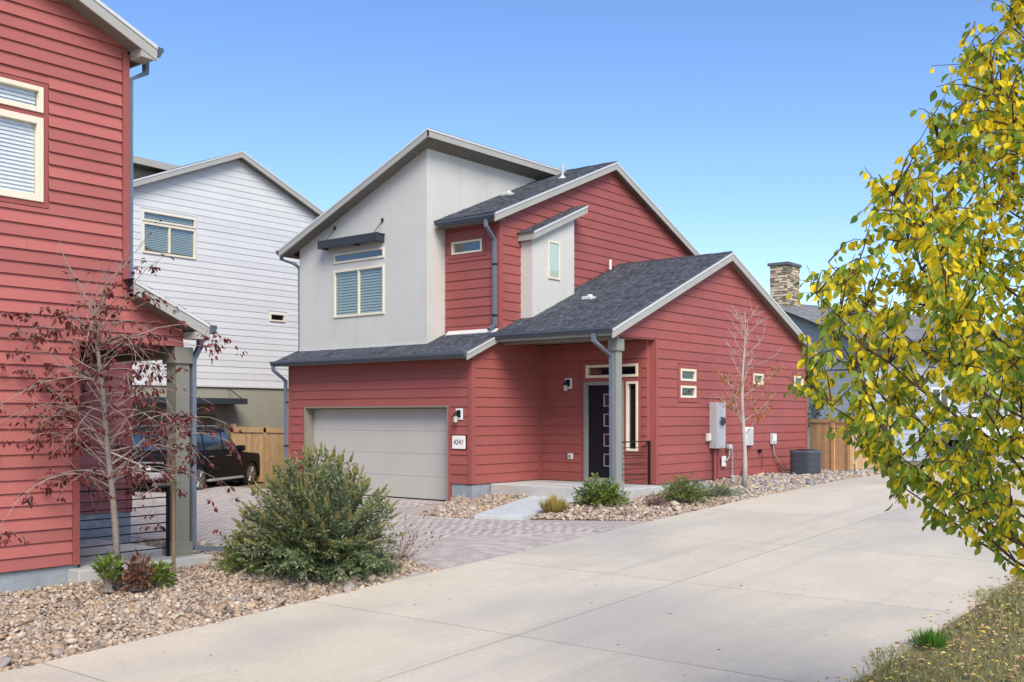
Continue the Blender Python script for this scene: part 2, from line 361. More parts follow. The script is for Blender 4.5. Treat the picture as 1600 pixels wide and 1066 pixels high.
def shingles(parent, P0, e, u, W, L, mat, expo=.143, name='shingles', clipf=None, wmin=.12, wmax=.32):
    """tabs laid in courses on the plane P0 + a*e + b*u"""
    P0 = np.array(P0, float); e = np.array(e, float); u = np.array(u, float); n = np.cross(e, u); n /= np.linalg.norm(n)
    if n[2] < 0: n = -n
    V = []; F = []; T = []; b = 0.; row = 0
    while b < L-.02:
        a = -random.uniform(0, wmax); bt = min(b+expo+.01, L)
        while a < W:
            wd = random.uniform(wmin, wmax); a0, a1 = max(a, 0), min(a+wd, W); a += wd
            if a1-a0 < .02 or (clipf and not clipf((a0+a1)/2, b)): continue
            t = random.choice((.006, .008, .014)); fb = b-random.choice((0, 0, .012)); k = len(V)
            for (aa, bb, nn) in ((a0, fb, 0.), (a1, fb, 0.), (a1, fb, t), (a0, fb, t), (a1, bt, .002), (a0, bt, .002)): V.append(P0+aa*e+bb*u+nn*n)
            F += [[k, k+1, k+2, k+3], [k+3, k+2, k+4, k+5], [k+1, k+4, k+2, k+2], [k, k+3, k+5, k+5]]
            tv = random.random(); T += [tv]*4
        b += expo; row += 1
    F = [f for f in F]
    me_f = []; me_t = []
    for f, t in zip(F, T): me_f.append(f if f[2] != f[3] else f[:3]); me_t.append(t)
    tri = []; tt = []
    for f, t in zip(me_f, me_t):
        if len(f) == 4: tri += [[f[0], f[1], f[2]], [f[0], f[2], f[3]]]; tt += [t, t]
        else: tri.append(f); tt.append(t)
    return npmesh(name, V, tri, mat, parent, tt, kind='stuff')
def deck(parent, pts, th, mat, name):
    """roof deck: top quad pts, thickness th downward"""
    return MB().hull2([(p[0], p[1], p[2]-th) for p in pts], pts).build(name, mat, parent)
def gutter(parent, p0, p1, outd, name='gutter', mat=None, sz=.13):
    """K-style gutter trough from p0 to p1 (top back edge), outd = outward unit vector"""
    o = np.array((*outd, 0.), float); z = np.array((0, 0, 1.)); p0 = np.array(p0, float); p1 = np.array(p1, float)
    prof = [(0, 0), (0, -sz), (.075, -sz), (.10, -sz*.62), (.125, -sz*.42), (.125, -.004), (.105, -.004), (.105, -.03), (.085, -sz*.55), (.06, -sz+.02), (.012, -sz+.02), (.012, 0)]
    L = [[tuple(p+o*a+z*b) for a, b in prof] for p in (p0, p1)]
    mb = MB(); mb.hull2(L[0], L[1])
    g = mb.build(name, mat or m_gutter, parent)
    hp = [(0, 0), (0, -sz), (.075, -sz), (.10, -sz*.62), (.125, -sz*.42), (.125, -.004)]
    ax = (p1-p0)/np.linalg.norm(p1-p0)
    for p, sgn in ((p0, -1), (p1, 1)):
        MB().hull2([tuple(p+o*a+z*b) for a, b in hp], [tuple(p+o*a+z*b+ax*sgn*.006) for a, b in hp]).build('end_cap', mat or m_gutter, g)
    return g
def rake(parent, face, c, pts, h, th, name='rake_board', mat=None, drip=True):
    """board under a sloping roof edge; pts [(s,z)...] along its top edge"""
    P = frame(face, c); r = None
    for (a, b) in zip(pts, pts[1:]):
        r = MB().hull2([P(*a, 0), P(*b, 0), P(b[0], b[1]-h, 0), P(a[0], a[1]-h, 0)], [P(*a, th), P(*b, th), P(b[0], b[1]-h, th), P(a[0], a[1]-h, th)]).build(name, mat or m_fascia, parent)
        if drip:
            MB().hull2([P(a[0], a[1]+.004, th+.001), P(b[0], b[1]+.004, th+.001), P(b[0], b[1]-.045, th+.001), P(a[0], a[1]-.045, th+.001)], [P(a[0], a[1]+.004, th+.014), P(b[0], b[1]+.004, th+.014), P(b[0], b[1]-.045, th+.014), P(a[0], a[1]-.045, th+.014)]).build('drip_edge', m_drip, r)
    return r
def soffit(parent, pts, n, name='soffit'):
    """grooved soffit on quad pts (a,b,c,d): strips along a->b"""
    a, b, c, d = [np.array(p, float) for p in pts]; mb = MB()
    for i in range(n):
        t0 = i/n; t1 = (i+.88)/n
        q = [a+(b-a)*t0, a+(b-a)*t1, d+(c-d)*t1, d+(c-d)*t0]; mb.hull2([tuple(p) for p in q], [tuple(p+np.array((0, 0, .012))) for p in q])
    mb.hull2([tuple(p+np.array((0, 0, .012))) for p in (a, b, c, d)], [tuple(p+np.array((0, 0, .02))) for p in (a, b, c, d)])
    return mb.build(name, m_soffit, parent)

# ------------------------------------------------------------------ terrain
ZP = ([-60, -30, -13.5, -7, 0, 5, 8, 12, 30, 60], [-1.4, -1.1, -.5, -.215, .1, .29, .37, .42, .6, .8])
def zp(y): return float(np.interp(y, *ZP))
XE, XJ, XR = 5.5, 8.8, 12.3
def zcourt(x, y):
    t = min(max(x/XE, 0), 1); return (1-t)*(-.012+.022*min(y, 2))+t*zp(y)
def zmain(x, y):     # gravel bed beside the red house
    t = min(max((XE-x)/2.3, 0), 1)
    z = zp(y)-.03+t*(.10 if y < 6 else .10-.02*(y-6)); k = min(max((y+2.1)/1.3, 0), 1)
    return (1-k)*(zcourt(x, y)-.02)+k*z
def znb(x, y):       # gravel bed beside the neighbour
    t = min(max((XE-x)/2.8, 0), 1); return zp(y)-.035+t*.25
def zground(x, y):
    if x > XE-.001:
        z = zp(y)
        if x > XR: z += min((x-XR)*.05, .6)
        return z-(.05 if XE < x < XR else .02)
    return min(zcourt(x, y), zp(y))-.09
gx = [-900, -300, -100, -60, -40, -30, -22, -16, -12, -9, -6, -3, 0, 1.5, 3, 4, 5.2, 5.6, 7, 8.8, 10.5, 12.2, 12.4, 13.5, 15, 17, 20, 25, 32, 45, 70, 120, 300, 900]
gy = [-300, -100, -60, -40, -30, -24, -20, -16, -13.5, -11, -9, -7, -5, -3, -1, 0, 1, 3, 5, 8, 10, 12, 16, 20, 30, 45, 60, 90, 150, 300, 900]
V = [(x, y, zground(x, y)) for y in gy for x in gx]; nx = len(gx)
F = [[j*nx+i, j*nx+i+1, (j+1)*nx+i+1, (j+1)*nx+i] for j in range(len(gy)-1) for i in range(nx-1)]
npmesh('ground', V, F, m_ground, kind='structure')

# driveway: slabs parted by recessed joints
dv = thing('driveway', None, None, (XJ, -6, zp(-6)), kind='structure')
MB().box(XE+.02, XR-.02, -40, 34, -3, -2.9)
YS = [-26.4, -23, -19.6, -16.2, -12.8, -9.4, -6.02, -2.62, .8, 4.2, 7.6, 11, 14.4, 17.8, 21.2, 24.6, 28, 31.4]
for a, b in zip(YS, YS[1:]):
    for (x0, x1) in ((XE, XJ), (XJ, XR)):
        mb = MB(); g = .011; gl = .017; nn = 4
        x0g = x0+(gl if x0 == XJ else 0); x1g = x1-(gl if x1 == XJ else 0)
        for k in range(nn):
            ya = a+g+(b-a-2*g)*k/nn; yb = a+g+(b-a-2*g)*(k+1)/nn
            dz = random.uniform(-.0, .0)
            mb.hull2([(x0g, ya, zp(ya)-.12), (x1g, ya, zp(ya)-.12), (x1g, yb, zp(yb)-.12), (x0g, yb, zp(yb)-.12)], [(x0g, ya, zp(ya)), (x1g, ya, zp(ya)), (x1g, yb, zp(yb)), (x0g, yb, zp(yb))])
        # one continuous slab: drop the inner faces
        o = mb.build('concrete_slab', m_drive, dv)
mb = MB()
for k in range(60):
    ya = -26+k; yb = ya+1
    mb.poly([(XE+.03, ya, zp(ya)-.013), (XR-.03, ya, zp(ya)-.013), (XR-.03, yb, zp(yb)-.013), (XE+.03, yb, zp(yb)-.013)])
mb.build('joint_filler', m_joint, dv)

# paver court: sand bed + bricks, the nearest as parts, the rest joined
def in_court(x, y):
    if x > XE-.02 or y > (-.02 if x < -.75 else (-1.95-.08*x if x > 2.0 else -2.3)) : return False
    if x > -.75 and x < .62 and y > -2.35 and y > -.0-(x+.75)*1.75: return False
    if y < (-6.75-.0*x if x > 3.2 else -7.6): return False
    return x > -11.5
pc = thing('paver_court', None, None, (2, -4.5, zcourt(2, -4.5)), kind='structure')
V = []; F = []
xs = np.concatenate([np.linspace(-11.8, 0, 20), np.linspace(.3, XE, 20)]); ys = np.linspace(-8.3, 0.3, 30)
V = [(x, y, zcourt(x, y)-.012) for y in ys for x in xs]; n_ = len(xs)
F = [[j*n_+i, j*n_+i+1, (j+1)*n_+i+1, (j+1)*n_+i] for j in range(len(ys)-1) for i in range(n_-1)]
npmesh('sand_bed', V, F, m_sand, pc)
PL, PW = .225, .15
cand = []; r = 0; y = -7.6
while y < -.05:
    x = XE-.03-(r % 2)*PL/2-random.uniform(0, PL*.45)
    while x > -11.4:
        cx, cy = x-PL/2, y+PW/2
        if in_court(cx, cy): cand.append((cx, cy))
        x -= PL
    y += PW; r += 1
cand.sort(key=lambda p: (p[0]-CAM.x)**2+(p[1]-CAM.y)**2)
bl, bw, bh = PL/2-.0022, PW/2-.0022, .024
pme = []
for k in range(3):
    me = bpy.data.meshes.new('paver'); c = .004
    me.from_pydata([(-bl, -bw, -.05), (bl, -bw, -.05), (bl, bw, -.05), (-bl, bw, -.05), (-bl, -bw, -c), (bl, -bw, -c), (bl, bw, -c), (-bl, bw, -c), (-bl+c, -bw+c, 0), (bl-c, -bw+c, 0), (bl-c, bw-c, 0), (-bl+c, bw-c, 0)], [],
        [[0, 1, 5, 4], [1, 2, 6, 5], [2, 3, 7, 6], [3, 0, 4, 7], [4, 5, 9, 8], [5, 6, 10, 9], [6, 7, 11, 10], [7, 4, 8, 11], [8, 9, 10, 11]])
    me.materials.append(m_paver); pme.append(me)
po = ORG[pc.name]
def court_rot(x, y):
    gx_ = (zcourt(x+.1, y)-zcourt(x-.1, y))/.2; gy_ = (zcourt(x, y+.1)-zcourt(x, y-.1))/.2
    return math.atan(gy_), -math.atan(gx_)
for i, (x, y) in enumerate(cand[:300]):
    o = bpy.data.objects.new('paver', pme[i % 3]); link(o, pc)
    o.location = (x-po.x, y-po.y, zcourt(x, y)+random.uniform(-.002, .002)-po.z); rx, ry = court_rot(x, y); o.rotation_euler = (rx+random.uniform(-.006, .006), ry+random.uniform(-.006, .006), 0)
V = []; F = []; T = []
for (x, y) in cand[300:]:
    k = len(V); dz = random.uniform(-.003, .003); t = random.random(); tx, ty = random.uniform(-.012, .012), random.uniform(-.012, .012)
    for (sx, sy) in ((-1, -1), (1, -1), (1, 1), (-1, 1)): V.append((x+sx*bl, y+sy*bw, zcourt(x+sx*bl, y+sy*bw)-.005+dz))
    for (sx, sy) in ((-1, -1), (1, -1), (1, 1), (-1, 1)): V.append((x+sx*(bl-.003), y+sy*(bw-.003), zcourt(x+sx*bl, y+sy*bw)+dz+tx*sx*bl+ty*sy*bw))
    F += [[k, k+1, k+5, k+4], [k+1, k+2, k+6, k+5], [k+2, k+3, k+7, k+6], [k+3, k, k+4, k+7], [k+4, k+5, k+6, k+7]]; T += [t]*5
npmesh('far_pavers', V, F, m_paverS, pc, T, kind='stuff')

# concrete walk from the court to the porch
wk = [(2.11, -2.36), (3.07, -2.06), (2.55, .95), (1.1, .95)]
MB().hull2([(x, y, -.1) for x, y in wk], [(x, y, .035 if y < 0 else .215) for x, y in wk]).build('walk', m_walk, None, .006, kind='structure')

# gravel beds: soil sheets and pebbles
ico_v = None
def icosphere(sub):
    bm = bmesh.new(); bmesh.ops.create_icosphere(bm, subdivisions=sub, radius=1); v = np.array([x.co[:] for x in bm.verts]); f = np.array([[a.index for a in x.verts] for x in bm.faces]); bm.free(); return v, f
ICO1 = icosphere(1); ICO2 = icosphere(2)
def pebbles(name, pos, size, label, base, mat=None):
    """pos (n,3), size (n,)"""
    bv, bf = base; n = len(pos); nv = len(bv)
    sc = np.stack([size*rng.uniform(.8, 1.35, n), size*rng.uniform(.7, 1.1, n), size*rng.uniform(.45, .75, n)], 1)
    an = rng.uniform(0, 6.283, n); tl = rng.normal(0, .25, (n, 2))
    P = bv[None]*sc[:, None]*(1+rng.normal(0, .07, (n, nv, 1)))
    P[:, :, 2] += P[:, :, 0]*tl[:, :1]+P[:, :, 1]*tl[:, 1:]
    c, s = np.cos(an)[:, None], np.sin(an)[:, None]
    X = P[:, :, 0]*c-P[:, :, 1]*s; Y = P[:, :, 0]*s+P[:, :, 1]*c
    W = np.stack([X, Y, P[:, :, 2]], 2)+pos[:, None]
    F = (bf[None]+(np.arange(n)*nv)[:, None, None]).reshape(-1, 3)
    T = np.repeat(rng.random(n), len(bf))
    return npmesh(name, W.reshape(-1, 3), F, mat or m_pebble, None, T, True, label=label, cat='gravel', kind='stuff')
def scatter(poly, dens, zf, size, layers=1.0):
    P = np.array(poly); lo = P.min(0); hi = P.max(0); n = int((hi-lo).prod()*dens)
    q = rng.uniform(lo, hi, (n, 2)); ins = np.zeros(n, bool); j = len(P)-1
    for i in range(len(P)):
        cond = ((P[i, 1] > q[:, 1]) != (P[j, 1] > q[:, 1])) & (q[:, 0] < (P[j, 0]-P[i, 0])*(q[:, 1]-P[i, 1])/(P[j, 1]-P[i, 1]+1e-12)+P[i, 0]); ins ^= cond; j = i
    q = q[ins]; s = size*np.exp(rng.normal(0, .40, len(q)))
    z = np.array([zf(a, b) for a, b in q])
    return np.column_stack([q, z+s*rng.uniform(0, .7, len(q))]), s
def sheet(name, poly, zf, mat, dz, res=.45, skirt=0):
    P = np.array(poly); lo = P.min(0); hi = P.max(0); mb = MB()
    xs = np.arange(lo[0], hi[0], res); ys = np.arange(lo[1], hi[1], res)
    for x in xs:
        for y in ys:
            q = [tuple(p) for p in poly]; q = rclip(q, x, x+res, y, y+res)
            if q: mb.poly([(a, b, zf(a, b)+dz) for a, b in q])
    return mb.build(name, mat, None, kind='structure')
bedN = [(2.6, -17), (XE-.0, -17), (XE, -6.85), (4.4, -6.7), (3.05, -7.0), (2.6, -9.0)]
def zbn(x, y): return znb(x, y)+.012*math.sin(x*5+y*3)
sheet('gravel_bed', bedN, zbn, m_soil, -.005)
bedP = [(2.6, -17)]+[(XE+.035+.03*math.sin(k*1.7)+.02*math.sin(k*4.3), -17+k*.2) for k in range(51)]+[(4.4, -6.7), (3.05, -7.0), (2.6, -9.0)]
near = scatter(bedP, 1250, zbn, .0185); 
pebbles('gravel', near[0], near[1], 'tan and pink river pebbles in the bed beside the left red house', ICO1)
edge = scatter([(XE-.45, -16), (XE-.05, -16), (XE-.02, -6.9), (XE-.5, -6.9)], 22, zbn, .048)
pebbles('gravel', edge[0], edge[1], 'larger grey and tan stones along the driveway edge of the left bed', ICO2)
# small gravel strip by the neighbour's garage, seen through its porch
strip = [(-.45, -8.9), (2.6, -8.9), (2.6, -7.6), (-.45, -7.6)]
sheet('gravel_bed', strip, lambda x, y: zcourt(x, y)+.03, m_soil, 0)
st = scatter(strip, 500, lambda x, y: zcourt(x, y)+.035, .024)
pebbles('gravel', st[0], st[1], 'pale pebble strip behind the porch of the left red house', ICO1)
bedM = [(3.15, -1.95), (XE, -1.2), (XE, 12.6), (3.22, 12.6), (3.22, .96), (2.7, .96)]
sheet('gravel_bed', bedM, zmain, m_soil, -.005)
mm = scatter(bedM, 420, zmain, .028)
pebbles('gravel', mm[0], mm[1], 'tan and grey pebbles along the gable wall of the middle red house', ICO1)
g2 = scatter([(3.3, 3.5), (XE-.1, 2.5), (XE-.1, 12), (3.6, 12)], 60, zmain, .040)
pebbles('gravel', g2[0], g2[1], 'bluish grey cobbles around the bare young tree and condenser', ICO2, M('grey_cobble', (.3, .3, .3), .8, .2, 20, tint=[(.17, .18, .20), (.28, .29, .31), (.40, .36, .32), (.22, .22, .23)]))
bedG = [(-.62, -.02), (.6, -2.33), (2.0, -2.3), (1.05, .9), (.02, .9), (.02, -.02)]
def zbg(x, y):
    k = min(max((y+2.36)/.5, 0), 1); k2 = min(max((x+.75+(y-.02)*.53)/.35, 0), 1)
    return zcourt(x, y)-.015+k*k2*float(np.interp(y, [-2.4, -1.2, .3, .9], [.02, .06, .13, .20]))
sheet('gravel_bed', bedG, zbg, m_soil, 0)
gg = scatter(bedG, 620, zbg, .027)
pebbles('gravel', gg[0], gg[1], 'mound of tan pebbles between the garage corner and the concrete walk', ICO1)

# ------------------------------------------------------------------ the middle red house
H = thing('red_house', 'red lap-sided two-storey house with pale stucco bay, garage and porch, in the middle', 'house', (-1.5, 5, 0))
ZF = .434; RH = .2213
# walls with real boards ----------------------------------------------------------
GX0, GX1, GZ = -5.744, -.726, 2.195
wall('garage_wall', H, 'y-', 0, [(-6.42, ZF), (0, ZF), (0, 3.40), (-6.42, 3.40)], m_red, [(GX0, GX1, 0, GZ)], .25, RH, trims=[(GX0-.1, GX1+.105, 0, GZ+.0), (-6.42, -6.32, 0, 9), (-.11, 0, 0, 9), (-.60, -.14, 1.20, 1.565), (-.50, -.22, 1.87, 2.17)], seams=1.3)
sw = wall('garage_side_wall', H, 'x+', 0, [(0, ZF), (2.57, ZF), (2.57, 3.86), (1.05, 3.86), (0, 3.41)], m_red, [], .2, RH, trims=[(0, .10, 0, 9), (2.50, 2.6, 0, 9)])
wall('porch_back_wall', H, 'y-', 2.578, [(.005, ZF), (3.06, ZF), (3.06, 3.72), (.005, 3.72)], m_red, [(1.378, 2.831, 2.889, 3.193), (1.36, 2.44, 0, 2.77), (2.511, 2.831, 1.176, 2.782)], .2, RH,
     trims=[(1.2, 2.93, 2.72, 3.30), (1.22, 2.51, 0, 2.8), (2.44, 2.93, 1.08, 2.9), (.005, .075, 0, 9), (.75, .99, 2.62, 2.90), (.80, 1.04, .94, 1.10)])
gw = wall('gable_wall', H, 'x+', 3.2, [(.98, ZF), (11.15, ZF), (11.15, 3.85), (6.07, 5.99), (.98, 3.85)], m_red,
     [(.9, 2.68, 0, 3.72), (3.80, 4.54, 2.82, 3.11), (3.80, 4.54, 2.42, 2.71), (7.63, 8.23, 2.83, 3.12), (10.22, 10.83, 2.83, 3.13)], .2, RH,
     trims=[(2.68, 2.80, 0, 3.72), (3.68, 4.66, 2.30, 3.23), (7.53, 8.33, 2.73, 3.22), (10.12, 10.93, 2.73, 3.23), (11.05, 11.2, 0, 9)], seams=1.3)
wall('wing_front_wall', H, 'y-', 1.0, [(-1.73, 3.7), (0, 3.7), (0, 6.64), (-1.73, 6.64)], m_red, [(-1.49, -.528, 5.90, 6.205)], .2, RH, trims=[(-1.60, -.42, 5.79, 6.46), (-.09, 0, 0, 9), (-1.73, -1.70, 0, 9)], zbase=3.72)
wall('wing_side_wall', H, 'x+', 0, [(1.0, 3.87), (10.28, 3.87), (10.28, 6.70), (5.64, 8.64), (1.0, 6.70)], m_red, [], .2, RH, trims=[(1.0, 1.10, 0, 9)], zbase=3.72+.1, seams=1.3)
wall('stucco_front_wall', H, 'y-', .35, [(-6.42, 3.5), (-1.73, 3.5), (-1.73, 8.46), (-6.42, 6.48)], m_stucco, [(-5.044, -3.18, 4.53, 5.757), (-5.044, -3.18, 5.93, 6.195)], .25)
wall('stucco_side_wall', H, 'x+', -1.733, [(.353, 3.5), (9.9, 3.5), (9.9, 8.44), (.353, 8.44)], m_stucco, [], .2)
# closing walls out of the photograph's sight
wall('rear_wall', H, 'y+', 10.27, [(-6.42, .1), (-.2, .1), (-.2, 6.5), (-6.42, 6.5)], m_red, [], .2)
wall('rear_wall', H, 'y+', 11.14, [(-.2, .3), (3.0, .3), (3.0, 3.8), (-.2, 3.8)], m_red, [], .2)
wall('left_wall', H, 'x-', -6.42, [(.25, .1), (10.0, .1), (10.0, 6.45), (.36, 6.45), (.36, 3.4), (.25, 3.4)], m_red, [], .2)
# corner and opening trim
def rb(face, c, s0, s1, z0, z1, p=.03, name='corner_board', mat=None): return board(H, face, c, s0, s1, z0, z1, .001, p, name, mat or m_redtrim, .003)
rb('y-', 0, -.10, .03, ZF, 3.40); rb('x+', 0, .0, .095, ZF, 3.40); rb('y-', 0, -6.42, -6.33, .0, 3.38); rb('y-', 0, GX1+.003, GX1+.10, -.02, GZ); rb('y-', 0, GX0-.095, GX0-.003, -.02, GZ)
rb('x+', 3.2, 2.683, 2.79, ZF-.02, 3.72); rb('x+', 3.2, 11.06, 11.15, ZF, 3.83); rb('y-', 1.0, -.085, .03, 3.75, 6.62); rb('x+', 0, 1.0, 1.09, 3.9, 6.66); rb('x+', 0, 2.51, 2.574, ZF, 3.7, .025); rb('y-', 2.578, .007, .07, ZF, 3.7, .028)
for (face, c, a, b, u, v, o) in (('x+', 3.2, 3.70, 4.64, 2.32, 3.21, [(3.80, 4.54, 2.82, 3.11), (3.80, 4.54, 2.42, 2.71)]), ('x+', 3.2, 7.54, 8.32, 2.74, 3.21, [(7.63, 8.23, 2.83, 3.12)]), ('x+', 3.2, 10.13, 10.92, 2.74, 3.22, [(10.22, 10.83, 2.83, 3.13)]),
                                ('y-', 1.0, -1.59, -.43, 5.80, 6.45, [(-1.49, -.528, 5.90, 6.205)]), ('y-', 2.578, 1.22, 2.92, 2.79, 3.29, [(1.378, 2.831, 2.889, 3.193)]), ('y-', 2.578, 2.452, 2.92, 1.09, 2.787, [(2.511, 2.831, 1.176, 2.782)])):
    P = frame(face, c); mb = MB()
    for (s0, s1, z0, z1) in cells(a, b, u, v, o): mb.hull2([P(s0, z0, .001), P(s1, z0, .001), P(s1, z1, .001), P(s0, z1, .001)], [P(s0, z0, .026), P(s1, z0, .026), P(s1, z1, .026), P(s0, z1, .026)])
    mb.build('window_trim', m_redtrim, H)
# windows
window(H, 'y-', .35, -5.044, -3.18, 4.53, 5.757, .06, (-4.11,), pane_slats=m_blind, glass=m_glassr, slat=.072, cl=.7)
window(H, 'y-', .35, -5.044, -3.18, 5.93, 6.195, .055, (), glass=m_glassr)
window(H, 'y-', 1.0, -1.49, -.528, 5.90, 6.205, .045, glass=m_glassr, proud=.045)
for (a, b, u, v) in ((3.80, 4.54, 2.82, 3.11), (3.80, 4.54, 2.42, 2.71), (7.63, 8.23, 2.83, 3.12), (10.22, 10.83, 2.83, 3.13)): window(H, 'x+', 3.2, a, b, u, v, .055, proud=.04, room=m_roomg)
window(H, 'y-', 2.578, 1.378, 2.831, 2.889, 3.193, .06, proud=.05)
window(H, 'y-', 2.578, 2.511, 2.831, 1.176, 2.782, .055, proud=.05, room=m_roomg)
# foundation
fo = MB(); fo.box(-.615, -.004, .004, .3, -.3, ZF-.012); fo.build('foundation', m_found, H)
MB().box(-.35, -.006, .31, 2.55, -.3, ZF-.012).build('foundation', m_found, H)
MB().box(2.9, 3.192, 2.69, 11.14, -.1, ZF-.012).build('foundation', m_found, H)
MB().box(-6.41, -5.85, .004, .3, -.3, ZF-.012).build('foundation', m_found, H)
# garage door: four leaves in a taupe jamb
jb = MB()
jb.box(GX0, GX0+.02, .0, .26, -.02, GZ); jb.box(GX1-.02, GX1, .0, .26, -.02, GZ); jb.box(GX0+.02, GX1-.02, .0, .26, GZ-.02, GZ)
jb.box(GX0-.03, GX0, -.034, -.004, -.02, GZ+.03); jb.box(GX1, GX1+.03, -.034, -.004, -.02, GZ+.03); jb.box(GX0, GX1, -.034, -.004, GZ, GZ+.03)
jo = jb.build('garage_door_frame', m_jamb, H)
dr = MB().box(GX0+.02, GX1-.02, .30, .33, -.02, GZ-.02).build('garage_door', m_joint, H)
zz = 0.0
for k in range(4):
    h = (GZ-.025)/4
    mb = MB(); mb.box(GX0+.024, GX1-.024, .245, .285, zz+.0015, zz+h-.002)
    mb.build('door_panel', m_garage, dr, .004); zz += h
MB().box(GX0+.03, GX1-.03, .235, .26, -.02, .012).build('rubber_seal', m_black, dr)
# roofs ------------------------------------------------------------------------------------
SL = 5/12; CS = 1/math.hypot(1, SL); SN = SL*CS
# garage roof: z = 3.575 + SL*Y
def zg(y): return 3.575+SL*y
r1 = deck(H, [(-6.55, -.36, zg(-.36)), (.16, -.36, zg(-.36)), (.16, 1.05, zg(1.05)), (-6.55, 1.05, zg(1.05))], .09, m_roofbase, 'garage_roof')
shingles(r1, (-6.57, -.39, zg(-.39)), (1, 0, 0), (0, CS, SN), 6.75, 1.52, m_shingle)
rake(H, 'x+', .16, [(-.37, zg(-.37)-.01), (.93, zg(.93)-.01)], .17, .03)
board(H, 'y-', -.33, -6.55, .18, 3.29, 3.41, 0, .025, 'fascia', m_fascia)
soffit(H, [(-6.5, -.33, 3.30), (.15, -.33, 3.30), (.15, -.03, 3.30), (-6.5, -.03, 3.30)], 40)
gutter(H, (-6.62, -.358, 3.425), (.17, -.358, 3.425), (0, -1))
board(H, 'y-', .35, -6.42, -1.75, 3.62, 3.755, .002, .018, 'flashing', m_snow)
MB().hull2([(-1.60, .86, zg(.86)+.012), (-.02, .86, zg(.86)+.012), (-.02, .98, zg(.98)+.03), (-1.60, .98, zg(.98)+.03)], [(-1.60, .86, zg(.86)+.03), (-.02, .86, zg(.86)+.03), (-.02, .98, zg(.98)+.07), (-1.60, .98, zg(.98)+.07)]).build('flashing', m_snow, H)
# porch / gable roof: ridge Y=6.07
RY, RZ = 6.07, 6.12
def zr(y): return RZ-SL*abs(y-RY)
r2 = deck(H, [(-.1, .66, zr(.66)), (3.40, .66, zr(.66)), (3.40, RY, RZ), (-.1, RY, RZ)], .10, m_roofbase, 'porch_roof')
r3 = deck(H, [(-.1, RY, RZ), (3.40, RY, RZ), (3.40, 11.5, zr(11.5)), (-.1, 11.5, zr(11.5))], .10, m_roofbase, 'porch_roof')
LR = (RY-.62)/CS
shingles(r2, (0.0, .62, zr(.62)), (1, 0, 0), (0, CS, SN), 3.42, LR, m_shingle)
shingles(r3, (0.0, 11.54, zr(11.54)), (1, 0, 0), (0, -CS, SN), 3.42, (11.54-RY)/CS, m_shingle, wmin=.3, wmax=.6)
mb = MB()
for k in range(12): mb.ext([(k*.285, RY-.13, zr(RY-.13)+.012), (k*.285, RY, RZ+.018+.006*(k % 2)), (k*.285, RY+.13, zr(RY-.13)+.012)], (.27, 0, 0))
mb.build('ridge_cap', m_roofbase, r2)
rake(H, 'x+', 3.40, [(.60, zr(.60)-.012), (RY, RZ-.012), (11.52, zr(11.52)-.012)], .20, .03)
for (ya, yb) in ((.9, RY), (RY, 11.2)):
    za, zb = zr(ya)-.17, zr(yb)-.17
    mb = MB(); mb.hull2([(3.225, ya, za), (3.40, ya, za), (3.40, yb, zb), (3.225, yb, zb)], [(3.225, ya, za+.02), (3.40, ya, za+.02), (3.40, yb, zb+.02), (3.225, yb, zb+.02)]); mb.build('rake_soffit', m_soffit, H)
board(H, 'y-', .70, .0, 3.40, 3.70, 3.87, 0, .025, 'fascia', m_fascia)
MB().box(.04, 3.19, .99, 1.22, 3.66, 3.90).build('porch_beam', m_taupe, H, .004)
soffit(H, [(.02, .70, 3.715), (3.4, .70, 3.715), (3.4, .98, 3.715), (.02, .98, 3.715)], 24)
MB().box(.03, 3.19, 1.23, 2.56, 3.735, 3.76).build('porch_ceiling', m_soffit, H)
gutter(H, (.02, .672, 3.885), (3.41, .672, 3.885), (0, -1))
# porch side beam over the opening is the gable wall itself; post with cap and base
pst = MB().box(3.05, 3.222, 1.06, 1.27, .42, 3.66).build('porch_post', m_taupe, H, .006)
MB().box(3.015, 3.26, 1.02, 1.31, 3.40, 3.655).build('post_cap', m_taupe, pst, .006); MB().box(3.015, 3.26, 1.02, 1.31, .42, .58).build('post_base', m_taupe, pst, .006)
# wing roof: ridge Y=5.64
WY, WZ = 5.64, 8.80
def zw(y): return WZ-SL*abs(y-WY)
r4 = deck(H, [(-1.74, .62, zw(.62)), (.20, .62, zw(.62)), (.20, WY, WZ), (-1.74, WY, WZ)], .10, m_roofbase, 'wing_roof')
r5 = deck(H, [(-1.74, WY, WZ), (.20, WY, WZ), (.20, 10.6, zw(10.6)), (-1.74, 10.6, zw(10.6))], .10, m_roofbase, 'wing_roof')
shingles(r4, (-1.73, .58, zw(.58)), (1, 0, 0), (0, CS, SN), 1.95, (WY-.58)/CS, m_shingle)
shingles(r5, (-1.73, 10.64, zw(10.64)), (1, 0, 0), (0, -CS, SN), 1.95, (10.64-WY)/CS, m_shingle, wmin=.3, wmax=.6)
mb = MB()
for k in range(7): mb.ext([(-1.75+k*.285, WY-.13, zw(WY-.13)+.012), (-1.75+k*.285, WY, WZ+.018+.006*(k % 2)), (-1.75+k*.285, WY+.13, zw(WY-.13)+.012)], (.27, 0, 0))
mb.build('ridge_cap', m_roofbase, r4)
rake(H, 'x+', .20, [(.56, zw(.56)-.012), (WY, WZ-.012), (10.62, zw(10.62)-.012)], .20, .03)
for (ya, yb) in ((.9, WY), (WY, 10.4)):
    za, zb = zw(ya)-.17, zw(yb)-.17
    mb = MB(); mb.hull2([(.025, ya, za), (.20, ya, za), (.20, yb, zb), (.025, yb, zb)], [(.025, ya, za+.02), (.20, ya, za+.02), (.20, yb, zb+.02), (.025, yb, zb+.02)]); mb.build('rake_soffit', m_soffit, H)
